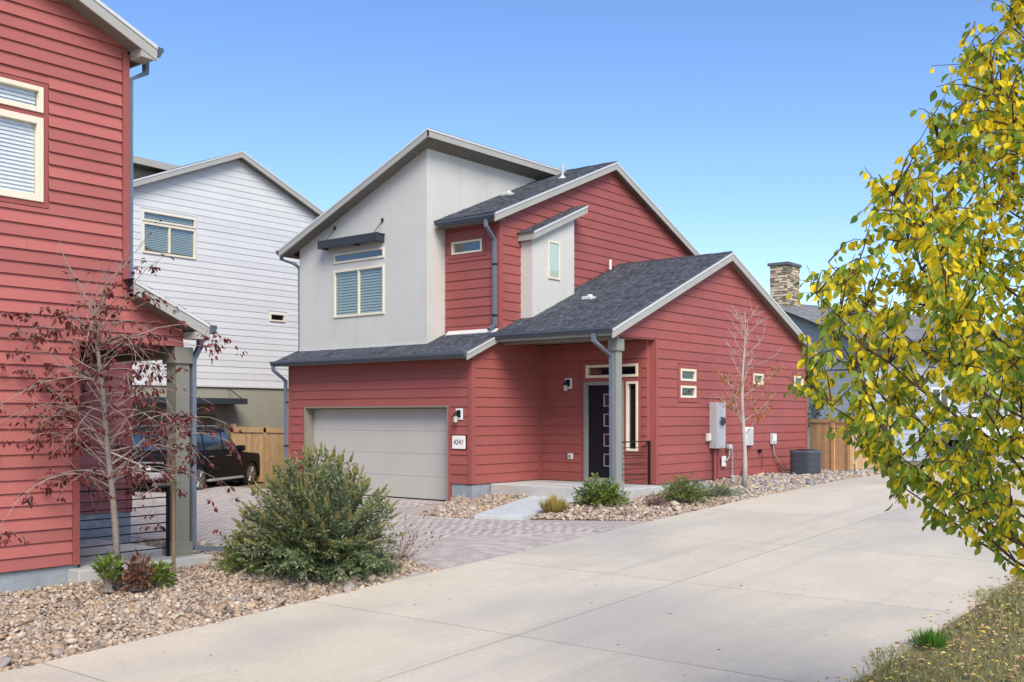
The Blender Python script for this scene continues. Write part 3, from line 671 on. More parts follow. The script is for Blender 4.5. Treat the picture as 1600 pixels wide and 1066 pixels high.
board(H, 'y-', .66, -1.73, .20, 6.53, 6.66, 0, .025, 'fascia', m_fascia)
soffit(H, [(-1.72, .66, 6.545), (.19, .66, 6.545), (.19, .97, 6.545), (-1.72, .97, 6.545)], 14)
gutter(H, (-1.60, .632, 6.665), (.21, .632, 6.665), (0, -1))
# stucco bay: mono-pitch roof rising to the right
def zs(x): return 8.60+.4215*(x+1.73)
XA, XB = -6.80, -1.36
r6 = deck(H, [(XA, .0, zs(XA)), (XB, .0, zs(XB)), (XB, 9.9, zs(XB)), (XA, 9.9, zs(XA))], .12, m_roofbase, 'bay_roof')
cs6 = 1/math.hypot(1, .4215)
shingles(r6, (XA-.03, -.02, zs(XA-.03)), (0, 1, 0), (cs6, 0, .4215*cs6), 9.9, (XB-XA+.05)/cs6, m_shingle, wmin=.25, wmax=.5)
rake(H, 'y-', .0, [(XA-.02, zs(XA-.02)-.01), (XB+.03, zs(XB+.03)-.01)], .19, .03)
rake(H, 'x+', XB, [(-.03, zs(XB)-.012), (9.9, zs(XB)-.012)], .19, .03)
soffit(H, [(XB, .01, zs(XB)-.185), (XB, 9.8, zs(XB)-.185), (-1.735, 9.8, zs(-1.735)-.185), (-1.735, .01, zs(-1.735)-.185)], 62)
soffit(H, [(XA, .01, zs(XA)-.185), (-1.735, .01, zs(-1.735)-.185), (-1.735, .345, zs(-1.735)-.185), (XA, .345, zs(XA)-.185)], 34)
board(H, 'x-', XA, .0, 9.9, zs(XA)-.20, zs(XA)-.02, 0, .025, 'fascia', m_fascia)
gutter(H, (XA-.027, -.02, zs(XA)-.03), (XA-.027, 9.9, zs(XA)-.03), (-1, 0))
# stucco bump-out on the wing
zt = lambda y: 6.36+.43*(y-1.66)
mb = MB(); mb.hull2([(0, 1.78, 4.05), (0, 3.50, 4.05), (0, 3.50, zt(3.5)-.16), (0, 1.78, zt(1.78)-.16)], [(.36, 1.78, 4.05), (.36, 3.50, 4.05), (.36, 3.50, zt(3.5)-.16), (.36, 1.78, zt(1.78)-.16)])
bo = mb.build('stucco_bump_out', m_stucco, H)
MB().hull2([(.02, 1.66, zt(1.66)-.19), (.50, 1.66, zt(1.66)-.19), (.50, 3.90, zt(3.9)-.19), (.02, 3.90, zt(3.9)-.19)], [(.02, 1.66, zt(1.66)), (.50, 1.66, zt(1.66)), (.50, 3.90, zt(3.9)), (.02, 3.90, zt(3.9))]).build('bump_out_roof', m_fascia, H)
sc7 = 1/math.hypot(1, .43)
shingles(bo, (.0, 1.62, zt(1.62)+.006), (1, 0, 0), (0, sc7, .43*sc7), .52, 2.30/sc7, m_shingle)
MB().hull2([(.503, 1.66, zt(1.66)+.002), (.503, 3.9, zt(3.9)+.002), (.503, 3.9, zt(3.9)-.05), (.503, 1.66, zt(1.66)-.05)], [(.517, 1.66, zt(1.66)+.002), (.517, 3.9, zt(3.9)+.002), (.517, 3.9, zt(3.9)-.05), (.517, 1.66, zt(1.66)-.05)]).build('drip_edge', m_drip, bo)
board(H, 'x+', .36, 2.41, 2.86, 5.35, 6.235, .004, .012, 'window_backing', m_paleback)
P = frame('x+', .36); mb = MB(); ring(P, 2.39, 2.88, 5.33, 6.255, .045, .002, .03, mb); wd = mb.build('window', m_cream, H, .004)
board(wd, 'x+', .36, 2.42, 2.85, 5.36, 6.225, .016, .02, 'pane', m_glassr)
# roof vents and pipes
def slant_vent(x, y, zf, par=H):
    mb = MB(); mb.box(x-.16, x+.16, y-.14, y+.16, zf(y)-.05, zf(y)+.055); v = mb.build('roof_vent', m_util, par, .03)
    MB().cyl((x, y+.03, zf(y)+.05), .09, .06, 12, r2=.06).build('vent_cap', m_util, v)
slant_vent(1.2, 2.95, zr); slant_vent(-1.25, 2.85, zw)
pp = MB().cyl((.22, 5.35, zr(5.35)-.1), .035, .42, 12).build('vent_pipe', m_whitep, H); MB().cyl((.22, 5.35, zr(5.35)-.03), .10, .09, 12, r2=.04).build('pipe_boot', m_roofbase, pp)
pp = MB().cyl((-.55, 4.25, zw(4.25)-.1), .035, .48, 12).build('vent_pipe', m_util, H); MB().cyl((-.55, 4.25, zw(4.25)-.03), .14, .10, 12, r2=.04).build('pipe_boot', m_util, pp)
# downspouts
MB().rtube([(-.06, .57, 6.54), (-.06, .57, 6.40), (-.09, .92, 6.12), (-.09, .925, 4.30), (-.09, .925, 4.12), (-.17, .80, 4.02)], .085, .065).build('downspout', m_spout, H)
MB().rtube([(2.93, .61, 3.76), (2.93, .61, 3.60), (3.14, .98, 3.28), (3.14, 1.0, .80), (3.14, 1.0, .62), (3.10, .72, .46)], .088, .07).build('downspout', m_spout, H)
MB().rtube([(-6.56, -.42, 3.30), (-6.56, -.42, 3.20), (-6.47, -.08, 2.92), (-6.47, -.06, 1.0), (-6.47, -.06, .05)], .085, .065).build('downspout', m_spout, H)
MB().rtube([(XA-.09, .12, zs(XA)-.16), (XA-.09, .12, zs(XA)-.26), (-6.48, .22, zs(XA)-.40), (-6.47, .40, zs(XA)-.5), (-6.47, .42, 3.7)], .085, .065).build('downspout', m_spout, H)
for (x, y, z) in ((-.09, .925, 5.55), (-.09, .925, 4.35), (-6.47, -.06, 2.35), (-6.47, -.06, 1.2)): MB().box(x-.055, x+.055, y-.045, y+.045, z-.018, z+.018).build('downspout_strap', m_black, H)
# awning over the stucco window
A0, A1, AZ = -5.36, -3.14, 6.53
af = MB().box(A0, A1, .06, .12, AZ-.21, AZ).build('awning', m_awn, H, .004)
for x in (A0+.02, (A0+A1)/2+.10, A1-.10): MB().box(x, x+.07, .121, .345, AZ-.21, AZ-.03).build('awning_arm', m_awn, af, .003)
MB().box(A0+.01, A1-.01, .122, .345, AZ-.028, AZ-.012).build('awning_deck', m_awn, af)
for xa in (-5.06, -3.30):
    MB().tube([(xa, .09, AZ-.01), (xa+.06, .335, AZ+.33)], .011, 6).build('tie_rod', m_black, af); MB().box(xa+.03, xa+.09, .32, .347, AZ+.29, AZ+.38).build('rod_plate', m_black, af)
# front door
fd = MB(); Pd = frame('y-', 2.578); ring(Pd, 1.313, 2.44, .42, 2.799, .085, -.08, .04, fd); fr = fd.build('front_door', m_taupe, H, .004)
board(fr, 'y-', 2.578, 1.40, 2.355, .53, 2.71, -.10, -.055, 'door_leaf', m_door)
board(fr, 'y-', 2.578, 1.40, 2.355, .44, .53, -.08, .10, 'threshold', m_pipe)
for k in range(4):
    z0 = .80+k*.47; P = Pd; mb = MB(); ring(P, 1.84, 2.04, z0, z0+.30, .022, -.056, -.035, mb); r_ = mb.build('door_light', m_bright, fr)
    board(fr, 'y-', 2.578, 1.86, 2.02, z0+.02, z0+.28, -.05, -.046, 'pane', m_glassr)
# porch slab
MB().hull2([(.03, .62, -.05), (3.62, .62, -.05), (3.62, 2.55, -.05), (.03, 2.55, -.05)], [(.03, .62, .42), (3.62, .62, .42), (3.62, 2.55, .42), (.03, 2.55, .42)]).build('porch_slab', m_slab, H, .012)
MB().box(1.35, 2.9, 1.1, 2.4, .422, .432).build('door_landing', m_walk, H)
# porch railing in the side opening
rl = thing('porch_railing', 'black steel porch railing with horizontal bars on the middle red house', 'railing', (3.1, 1.9, .42))
MB().box(3.08, 3.12, 2.58, 2.62, .42, 1.40).build('post', m_black, rl); MB().box(3.075, 3.125, 1.30, 2.63, 1.40, 1.425).build('top_rail', m_black, rl)
for k in range(7): MB().box(3.093, 3.107, 1.30, 2.58, .56+k*.12, .574+k*.12).build('bar', m_black, rl)

# wall lamps, plaque, outlet, meters --------------------------------------------------------
def wall_lamp(x, yw, z, label):
    t = thing('wall_lamp', label, 'lamp', (x, yw, z), group='wall lamps of the middle red house')
    MB().box(x-.10, x+.10, yw-.034, yw-.001, z-.13, z+.13).build('back_plate', m_whitep, t, .004)
    MB().box(x-.055, x+.055, yw-.06, yw-.034, z-.07, z+.09).build('mount', m_black, t, .004)
    MB().tube([(x, yw-.06, z+.05), (x, yw-.13, z+.06), (x, yw-.15, z)], .012, 6).build('arm', m_black, t)
    MB().cyl((x, yw-.15, z-.045), .06, .06, 14, r2=.045).build('cap', m_black, t)
    MB().cyl((x, yw-.15, z-.19), .045, .145, 14, r2=.05).build('glass_shade', m_lamp, t); MB().cyl((x, yw-.15, z-.20), .05, .014, 14).build('bottom_ring', m_black, t)
wall_lamp(-.36, 0, 2.03, 'black lantern on white plate beside the garage door')
wall_lamp(.863, 2.578, 2.77, 'black lantern on white plate beside the front door')
pl = thing('address_plaque', 'square white house number plaque below the garage lantern', 'plaque', (-.37, -.03, 1.385))
MB().box(-.56, -.18, -.045, -.002, 1.235, 1.535).build('plate', m_plaque, pl, .005)
cu = bpy.data.curves.new('digits', 'FONT'); cu.body = '4241'; cu.size = .17; cu.extrude = .003; cu.shear = .2; cu.space_character = 1.12; cu.align_x = 'CENTER'; cu.align_y = 'CENTER'
to = bpy.data.objects.new('tmp', cu); link(to); bpy.context.view_layer.update()
me = bpy.data.meshes.new_from_object(to.evaluated_get(bpy.context.evaluated_depsgraph_get())); bpy.data.objects.remove(to)
me.transform(Matrix.Diagonal((.80, .95, 1, 1))); me.transform(Matrix.Rotation(math.pi/2, 4, 'X')); dg = finish('house_number', me, m_text, pl); dg.location = (0, -.0185, 0)
ot = thing('outlet_cover', 'small white weatherproof outlet cover on porch back wall', 'outlet', (.92, 2.55, 1.02))
MB().box(.85, .99, 2.535, 2.577, .95, 1.09).build('cover', m_whitep, ot, .006); MB().box(.88, .96, 2.52, 2.535, .98, 1.06).build('flap', m_pipe, ot, .003)
mt = thing('electric_meter_box', 'tall grey electric meter cabinet with round meter on gable wall', 'meter', (3.25, 5.6, .5))
MB().box(3.224, 3.44, 5.20, 5.66, 1.19, 2.32).build('cabinet', m_util, mt, .01); MB().cyl((3.44, 5.43, 1.86), .10, .07, 18, 'x').build('meter_dial', m_cglass, mt); MB().cyl((3.44, 5.43, 1.86), .115, .03, 18, 'x').build('dial_ring', m_chrome, mt)
MB().box(3.441, 3.449, 5.24, 5.62, 1.24, 1.60).build('panel_door', m_util, mt, .004); MB().cyl((3.30, 5.36, .30), .045, .9, 10).build('conduit', m_redtrim, mt); MB().cyl((3.30, 5.52, .30), .03, .9, 10).build('conduit', m_redtrim, mt)
jn = thing('junction_box', 'small cream junction box left of the electric meter', 'box', (3.22, 5.12, 1.47)); MB().box(3.224, 3.30, 5.02, 5.18, 1.37, 1.56).build('body', m_cream, jn, .008); MB().box(3.30, 3.31, 5.04, 5.16, 1.39, 1.54).build('cover', m_whitep, jn)
tb = thing('telecom_box', 'pale grey telecom box on gable wall behind the bare tree trunk', 'box', (3.22, 7.25, 1.44)); MB().box(3.224, 3.32, 7.02, 7.46, 1.22, 1.70).build('body', m_whitep, tb, .02); MB().box(3.32, 3.328, 7.06, 7.42, 1.26, 1.66).build('lid', m_util, tb, .004)
MB().tube([(3.27, 7.2, 1.23), (3.27, 7.15, .9), (3.30, 6.75, .45), (3.3, 6.6, .28)], .014, 6).build('cable', m_black, tb)
db = thing('disconnect_box', 'small grey electrical disconnect box with whip near the condenser', 'box', (3.22, 8.78, 1.35)); MB().box(3.224, 3.31, 8.64, 8.90, 1.22, 1.52).build('body', m_util, db, .01); MB().box(3.31, 3.322, 8.68, 8.86, 1.30, 1.48).build('cover', m_whitep, db, .004)
MB().tube([(3.27, 8.75, 1.22), (3.28, 8.8, .95), (3.33, 9.25, .55), (3.6, 9.5, .45)], .02, 6).build('whip', m_pipe, db)
gm = thing('gas_pipe', 'grey gas riser with regulator and valve on gable wall', 'pipe', (3.3, 6.15, .3))
MB().tube([(3.32, 6.25, .3), (3.32, 6.25, 1.22)], .018, 8).build('riser', m_pipe, gm); MB().tube([(3.32, 6.25, 1.22), (3.32, 6.10, 1.22), (3.32, 6.08, .95), (3.32, 5.9, .86)], .022, 8).build('elbow', m_pipe, gm); MB().box(3.26, 3.38, 6.02, 6.16, 1.15, 1.27).build('regulator', m_util, gm, .02); MB().box(3.25, 3.29, 5.78, 5.98, .72, .98).build('shutoff_plate', m_whitep, gm, .01)
hb = thing('hose_bib', 'small hose tap with thin cord on the gable wall', 'tap', (3.25, 7.95, 1.06)); MB().cyl((3.224, 7.95, 1.06), .05, .08, 12, 'x').build('body', m_black, hb); MB().tube([(3.29, 7.95, 1.05), (3.30, 8.02, .95), (3.27, 8.06, .6)], .009, 6).build('cord', m_black, hb)
# air conditioner condenser
ac = thing('air_conditioner', 'dark slate round-cornered air conditioner condenser beside the gable wall', 'air conditioner', (4.02, 9.15, .37))
def rrect(x, y, hx, hy, r, n=5):
    pts = []
    for (cx, cy, a0) in ((hx-r, hy-r, 0), (-hx+r, hy-r, 90), (-hx+r, -hy+r, 180), (hx-r, -hy+r, 270)):
        for k in range(n+1): a = math.radians(a0+90*k/n); pts.append((x+cx+r*math.cos(a), y+cy+r*math.sin(a)))
    return pts
def slabz(pts, z0, z1): return MB().hull2([(x, y, z0) for x, y in pts], [(x, y, z1) for x, y in pts])
ax_, ay_ = 4.02, 9.15
slabz(rrect(ax_, ay_, .44, .44, .06), .30, .375).build('pad', m_slab, ac); slabz(rrect(ax_, ay_, .33, .33, .17), .38, 1.0).build('coil', m_black, ac)
slabz(rrect(ax_, ay_, .365, .365, .20), .376, .44).build('base_pan', m_acg, ac); slabz(rrect(ax_, ay_, .37, .37, .21), 1.0, 1.07).build('top_cover', m_acg, ac)
for k in range(17): slabz(rrect(ax_, ay_, .362, .362, .20), .455+k*.032, .475+k*.032).build('louvre', m_acg, ac)
mb = MB()
for k in range(4): mb.cyl((ax_, ay_, 1.0721+k*.0),   .29-.06*k, .012+.004*k, 22)
mb.build('fan_grille', m_black, ac)

# ------------------------------------------------------------------ the neighbouring red house on the left
XN = 2.7
N = thing('neighbour_house', 'faded red vinyl-sided house with taupe porch post at the left edge', 'house', (-1, -14, -.3))
RV = .160
def znr(y): return 7.06+.425*(-10.09-y)
YN0 = -20.2; YR = -15.2
wall('side_wall', N, 'x+', XN, [(YN0, .06), (-10.176, .06), (-10.176, znr(-10.176)-.18), (YR, znr(YR)-.18), (YN0, znr(-10.2)-.18)], m_redv,
     [(-10.879, -10.1, 0, 2.96), (-13.3, -11.365, 4.674, 5.735), (-13.3, -11.365, 5.80, 6.123)], .2, RV, lap=.034, zbase=.06,
     trims=[(-10.98, -10.879, 0, 2.97), (-10.28, -10.17, 3.72, 9), (-13.42, -11.29, 4.60, 6.19)], seams=True)
wall('porch_gable_wall', N, 'x+', XN, [(-10.176, 2.96), (-9.33, 2.96), (-9.33, 3.22), (-10.176, 3.60)], m_redv, [], .16, RV, lap=.034, zbase=2.94, seams=False)
wall('garage_side_wall', N, 'x+', XN-3.2, [(-10.87, .38), (-8.193, .38), (-8.193, 2.95), (-10.87, 2.95)], m_redv, [], .2, RV, lap=.034, zbase=.38, trims=[(-8.30, -8.18, 0, 9)], seams=True)
board(N, 'x+', XN-3.2, -8.30, -8.19, .36, 2.95, .001, .03, 'corner_board', m_redtrim); board(N, 'x+', XN-3.2, -10.8, -8.2, -.35, .375, -.18, -.004, 'foundation', m_found)
wall('door_wall', N, 'y+', -10.885, [(-.5, .0), (2.5, .0), (2.5, 2.95), (-.5, 2.95)], m_redv, [], .15)
wall('garage_wall', N, 'y+', -8.20, [(-7.0, -.2), (-.7, -.2), (-.7, 2.95), (-7.0, 2.95)], m_redv, [], .15)
wall('upper_front_wall', N, 'y+', -10.19, [(-7.0, 2.9), (2.5, 2.9), (2.5, 6.85), (-7.0, 6.85)], m_redv, [], .15)
wall('far_wall', N, 'y-', YN0, [(-7.0, -.5), (2.5, -.5), (2.5, 6.85), (-7.0, 6.85)], m_redv, [], .15)
board(N, 'x+', XN, -10.27, -10.172, 3.70, 6.86, .001, .034, 'corner_board', m_redtrim); board(N, 'x+', XN, -10.975, -10.882, .05, 2.96, .001, .034, 'corner_board', m_redtrim)
board(N, 'x+', XN, YN0, -10.89, -.6, .045, -.18, -.012, 'foundation', m_found)
P = frame('x+', XN); mb = MB()
for (s0, s1, z0, z1) in cells(-13.41, -11.30, 4.61, 6.18, [(-13.3, -11.365, 4.674, 5.735), (-13.3, -11.365, 5.80, 6.123)]): mb.hull2([P(s0, z0, .001), P(s1, z0, .001), P(s1, z1, .001), P(s0, z1, .001)], [P(s0, z0, .02), P(s1, z0, .02), P(s1, z1, .02), P(s0, z1, .02)])
mb.build('window_trim', m_redtrim, N)
window(N, 'x+', XN, -13.3, -11.365, 4.674, 5.735, .085, (-12.33,), glass=m_glassn, pane_slats=m_paleback, proud=.04, cl=.97)  # nearly closed pale slats paint in the reflected sky and roof
window(N, 'x+', XN, -13.3, -11.365, 5.80, 6.123, .06, (), glass=m_glassn, pane_slats=m_paleback, proud=.04, cl=.93)  # same painted sky reflection in the transom
rN = deck(N, [(-7.0, YR, znr(YR)), (XN+.28, YR, znr(YR)), (XN+.28, -9.98, znr(-9.98)), (-7.0, -9.98, znr(-9.98))], .11, m_roofbase, 'roof')
rN2 = deck(N, [(-7.0, YR, znr(YR)), (XN+.28, YR, znr(YR)), (XN+.28, -20.5, znr(-9.98)), (-7.0, -20.5, znr(-9.98))], .11, m_roofbase, 'roof')
cN = 1/math.hypot(1, .425)
shingles(rN, (-7.0, -9.95, znr(-9.95)), (1, 0, 0), (0, -cN, .425*cN), 7+XN+.30, (YR+9.95)*-1/cN, m_shingle, wmin=.25, wmax=.5)
rake(N, 'x+', XN+.28, [(YR, znr(YR)-.012), (-9.93, znr(-9.93)-.012)], .19, .03)
MB().hull2([(XN+.02, -10.15, znr(-10.15)-.19), (XN+.28, -10.15, znr(-10.15)-.19), (XN+.28, YR, znr(YR)-.19), (XN+.02, YR, znr(YR)-.19)], [(XN+.02, -10.15, znr(-10.15)-.17), (XN+.28, -10.15, znr(-10.15)-.17), (XN+.28, YR, znr(YR)-.17), (XN+.02, YR, znr(YR)-.17)]).build('rake_soffit', m_soffit, N)
MB().hull2([(XN+.03, -10.16, znr(-10.16)-.30), (XN+.30, -10.16, znr(-10.16)-.30), (XN+.30, -9.96, znr(-9.96)-.22), (XN+.03, -9.96, znr(-9.96)-.22)], [(XN+.03, -10.16, znr(-10.16)-.19), (XN+.30, -10.16, znr(-10.16)-.19), (XN+.30, -9.96, znr(-9.96)-.16), (XN+.03, -9.96, znr(-9.96)-.16)]).build('eave_return', m_fascia, N)
board(N, 'y+', -9.98, -7, XN+.28, 6.80, 6.97, 0, .025, 'fascia', m_fascia)
gutter(N, (-7, -9.952, 6.98), (XN+.30, -9.952, 6.98), (0, 1))
MB().rtube([(XN-.05, -9.88, 6.86), (XN-.05, -9.88, 6.70), (XN-.06, -10.12, 6.55), (XN-.06, -10.12, 3.75)], .085, .065).build('downspout', m_spout, N)
# lower porch roof
def znl(y): return 3.813-.445*(y+10.29)
rN3 = deck(N, [(-7.0, -10.2, znl(-10.2)), (XN+.28, -10.2, znl(-10.2)), (XN+.28, -9.12, znl(-9.12)), (-7.0, -9.12, znl(-9.12))], .10, m_roofbase, 'porch_roof')
c3 = 1/math.hypot(1, .445)
shingles(rN3, (-2.0, -9.08, znl(-9.08)), (1, 0, 0), (0, -c3, .445*c3), 2+XN+.30, 1.2/c3, m_shingle)
rake(N, 'x+', XN+.28, [(-10.27, znl(-10.27)-.012), (-9.10, znl(-9.10)-.012)], .19, .03)
MB().hull2([(XN+.02, -10.16, znl(-10.16)-.19), (XN+.28, -10.16, znl(-10.16)-.19), (XN+.28, -9.12, znl(-9.12)-.19), (XN+.02, -9.12, znl(-9.12)-.19)], [(XN+.02, -10.16, znl(-10.16)-.17), (XN+.28, -10.16, znl(-10.16)-.17), (XN+.28, -9.12, znl(-9.12)-.17), (XN+.02, -9.12, znl(-9.12)-.17)]).build('rake_soffit', m_soffit, N)
MB().box(XN+.03, XN+.30, -9.33, -9.12, 3.06, 3.16).build('eave_return', m_fascia, N)
board(N, 'y+', -9.12, -7, XN+.28, 3.10, 3.26, 0, .025, 'fascia', m_fascia)
gutter(N, (-7, -9.093, 3.27), (XN+.30, -9.093, 3.27), (0, 1))
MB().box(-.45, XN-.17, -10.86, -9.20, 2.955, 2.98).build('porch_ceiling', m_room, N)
MB().box(-.3, XN-.02, -9.43, -9.21, 2.80, 2.95).build('porch_beam', m_taupeN, N)
pN = MB().box(XN-.25, XN, -9.43, -9.21, .0, 2.80).build('porch_post', m_taupeN, N, .006)
MB().box(XN-.29, XN+.035, -9.47, -9.175, 2.72, 2.955).build('post_cap', m_taupeN, pN, .006); MB().box(XN-.29, XN+.035, -9.47, -9.175, .0, .19).build('post_base', m_taupeN, pN, .006)
MB().hull2([(-.45, -11.0, -.5), (XN+.26, -11.02, -.5), (XN+.26, -9.0, -.5), (-.45, -9.0, -.5)], [(-.45, -11.0, 0), (XN+.26, -11.02, 0), (XN+.26, -9.0, 0), (-.45, -9.0, 0)]).build('porch_slab', m_slab, N, .012)
MB().rtube([(XN-.02, -9.03, 3.15), (XN-.02, -9.03, 2.98), (XN-.03, -9.14, 2.78), (XN-.03, -9.14, .20), (XN-.03, -9.12, .09), (XN+.0, -8.6, .02), (XN+.05, -8.1, -.05)], .085, .065).build('downspout', m_spout, N)
rl = thing('porch_railing', 'black steel railing in the porch opening behind the burgundy-leaved tree', 'railing', (XN-.1, -10.2, 0))
MB().box(XN-.12, XN-.08, -10.86, -10.82, 0, .97).build('post', m_black, rl); MB().box(XN-.12, XN-.08, -9.52, -9.48, 0, .97).build('post', m_black, rl); MB().box(XN-.125, XN-.075, -10.86, -9.47, .97, .995).build('top_rail', m_black, rl)
for k in range(7): MB().box(XN-.107, XN-.093, -10.82, -9.52, .12+k*.118, .136+k*.118).build('bar', m_black, rl)

# ------------------------------------------------------------------ the white house behind
WHT = thing('white_house', 'white horizontally sided three-storey house with olive stucco base behind the left porch', 'house', (-15, 1, 0))
XW = -12.0; AY, AZW = 2.445, 10.20
def zwh(y): return AZW-.42*abs(y-AY)
wall('upper_wall', WHT, 'x+', XW, [(-4.2, 2.95), (5.75, 2.95), (5.75, zwh(5.75)), (AY, AZW), (-4.2, zwh(-4.2))], m_white,
     [(-.884, .916, 6.77, 7.68), (-.884, .916, 7.72, 8.02), (3.73, 4.36, 5.10, 5.37)], .2, .2, lap=.018, trims=[(-.95, .98, 6.70, 8.09), (3.66, 4.43, 5.03, 5.44)], seams=False)
wall('base_wall', WHT, 'x+', XW-.03, [(-6, -.6), (5.75, -.6), (5.75, 2.93), (-6, 2.93)], m_stuccoB, [(-2.6, 1.68, -1, 2.04)], .4)
board(WHT, 'x+', XW-.03, -2.62, 1.70, -.6, 2.05, -.40, -.33, 'garage_door', m_jamb); board(WHT, 'x+', XW, -6, 5.75, 2.90, 2.96, -.02, .03, 'skirt_flashing', m_white)
wall('end_wall', WHT, 'y+', 5.75, [(-20, -.6), (-12.2, -.6), (-12.2, 8.6), (-20, 8.6)], m_white, [], .2)
window(WHT, 'x+', XW, -.884, .916, 6.77, 7.68, .06, (.016,), pane_slats=m_blind, glass=m_glassr, proud=.04); window(WHT, 'x+', XW, -.884, .916, 7.72, 8.02, .05, pane_slats=m_paleback, glass=m_glass, proud=.04); window(WHT, 'x+', XW, 3.73, 4.36, 5.10, 5.37, .05, glass=m_glassr, proud=.04)
for (ya, yb) in ((-4.3, AY), (6.1, AY)):
    deck(WHT, [(-20, ya, zwh(ya)+.17), (XW+.25, ya, zwh(ya)+.17), (XW+.25, yb, zwh(yb)+.17), (-20, yb, zwh(yb)+.17)], .10, m_roofbase, 'roof')
rake(WHT, 'x+', XW+.25, [(-4.3, zwh(-4.3)+.16), (AY, AZW+.16), (6.1, zwh(6.1)+.16)], .20, .03)
for (ya, yb) in ((-4.2, AY), (AY, 6.0)):
    MB().hull2([(XW+.02, ya, zwh(ya)-.02), (XW+.25, ya, zwh(ya)-.02), (XW+.25, yb, zwh(yb)-.02), (XW+.02, yb, zwh(yb)-.02)], [(XW+.02, ya, zwh(ya)), (XW+.25, ya, zwh(ya)), (XW+.25, yb, zwh(yb)), (XW+.02, yb, zwh(yb))]).build('rake_soffit', m_soffit, WHT)
gutter(WHT, (-20, 6.12, zwh(6.1)+.14), (XW+.27, 6.12, zwh(6.1)+.14), (0, 1))
MB().box(-19, -14.2, -6, 1.2, 8, 9.85).build('upper_volume', m_stuccoB, WHT)
MB().hull2([(-19, -6, 9.9), (-13.7, -6, 9.9), (-13.7, 1.65, 9.78), (-19, 1.65, 9.78)], [(-19, -6, 10.12), (-13.7, -6, 10.12), (-13.7, 1.65, 10.0), (-19, 1.65, 10.0)]).build('upper_roof', m_fascia, WHT)
wa = MB().box(XW, XW+.75, -2.9, 2.3, 2.36, 2.54).build('awning', m_awn, WHT, .004)
for y in (-1.0, 2.1): MB().tube([(XW+.7, y, 2.54), (XW+.0, y, 2.90)], .015, 6).build('tie_rod', m_black, wa)

# cedar fence between white house and garage
def fence(label, p0, p1, z0, zt0, zt1, name='cedar_fence', bw=.145, posts=()):
    p0 = np.array(p0); p1 = np.array(p1); L = np.linalg.norm(p1-p0); d = (p1-p0)/L; nrm = np.array((d[1], -d[0]))
    if nrm @ (np.array((CAM.x, CAM.y))-p0) < 0: nrm = -nrm
    t = thing(name, label, 'fence', (*((p0+p1)/2), z0)); k = 0; s = 0
    def bx(s0, s1, n0, n1, za, zb0, zb1, nm):
        q = [p0+d*s0+nrm*n0, p0+d*s1+nrm*n0, p0+d*s1+nrm*n1, p0+d*s0+nrm*n1]
        MB().hull2([(*p, za) for p in q], [(q[0][0], q[0][1], zb0), (q[1][0], q[1][1], zb1), (q[2][0], q[2][1], zb1), (q[3][0], q[3][1], zb0)]).build(nm, m_cedar, t)
    zt = lambda s: zt0+(zt1-zt0)*s/L
    while s < L-.03:
        e = min(s+bw-.004, L); jz = random.uniform(-.006, .006); bx(s, e, 0, .02, z0+.04, zt(s)+jz, zt(e)+jz, 'board'); s += bw
    for f in (.16, .84): bx(0, L, -.05, -.002, z0+(zt0-z0)*f, z0+(zt0-z0)*f+.09, z0+(zt1-z0)*f+.09, 'rail')
    bx(0, L, -.03, .05, min(zt0, zt1)+.012 if abs(zt0-zt1) < .01 else min(zt0, zt1)-.0, zt0+.05, zt1+.05, 'cap_rail')
    for s in posts: bx(s-.06, s+.06, -.08, .05, z0-.1, zt(s)+.13, zt(s)+.13, 'post')
    return t
fence('tan cedar fence between the white house and the garage', (-11.9, 2.15), (-6.46, 2.15), -.05, 1.62, 1.49, posts=(.1, 1.75, 3.6, 5.3))
fence('tan cedar fence panel behind the air conditioner', (3.05, 11.75), (4.55, 11.2), .38, 1.86, 1.80, posts=(.9, 1.5))
fence('tan cedar fence running back beside the driveway', (4.6, 11.25), (4.4, 14), .42, 1.75, 1.8, posts=(2.2,))

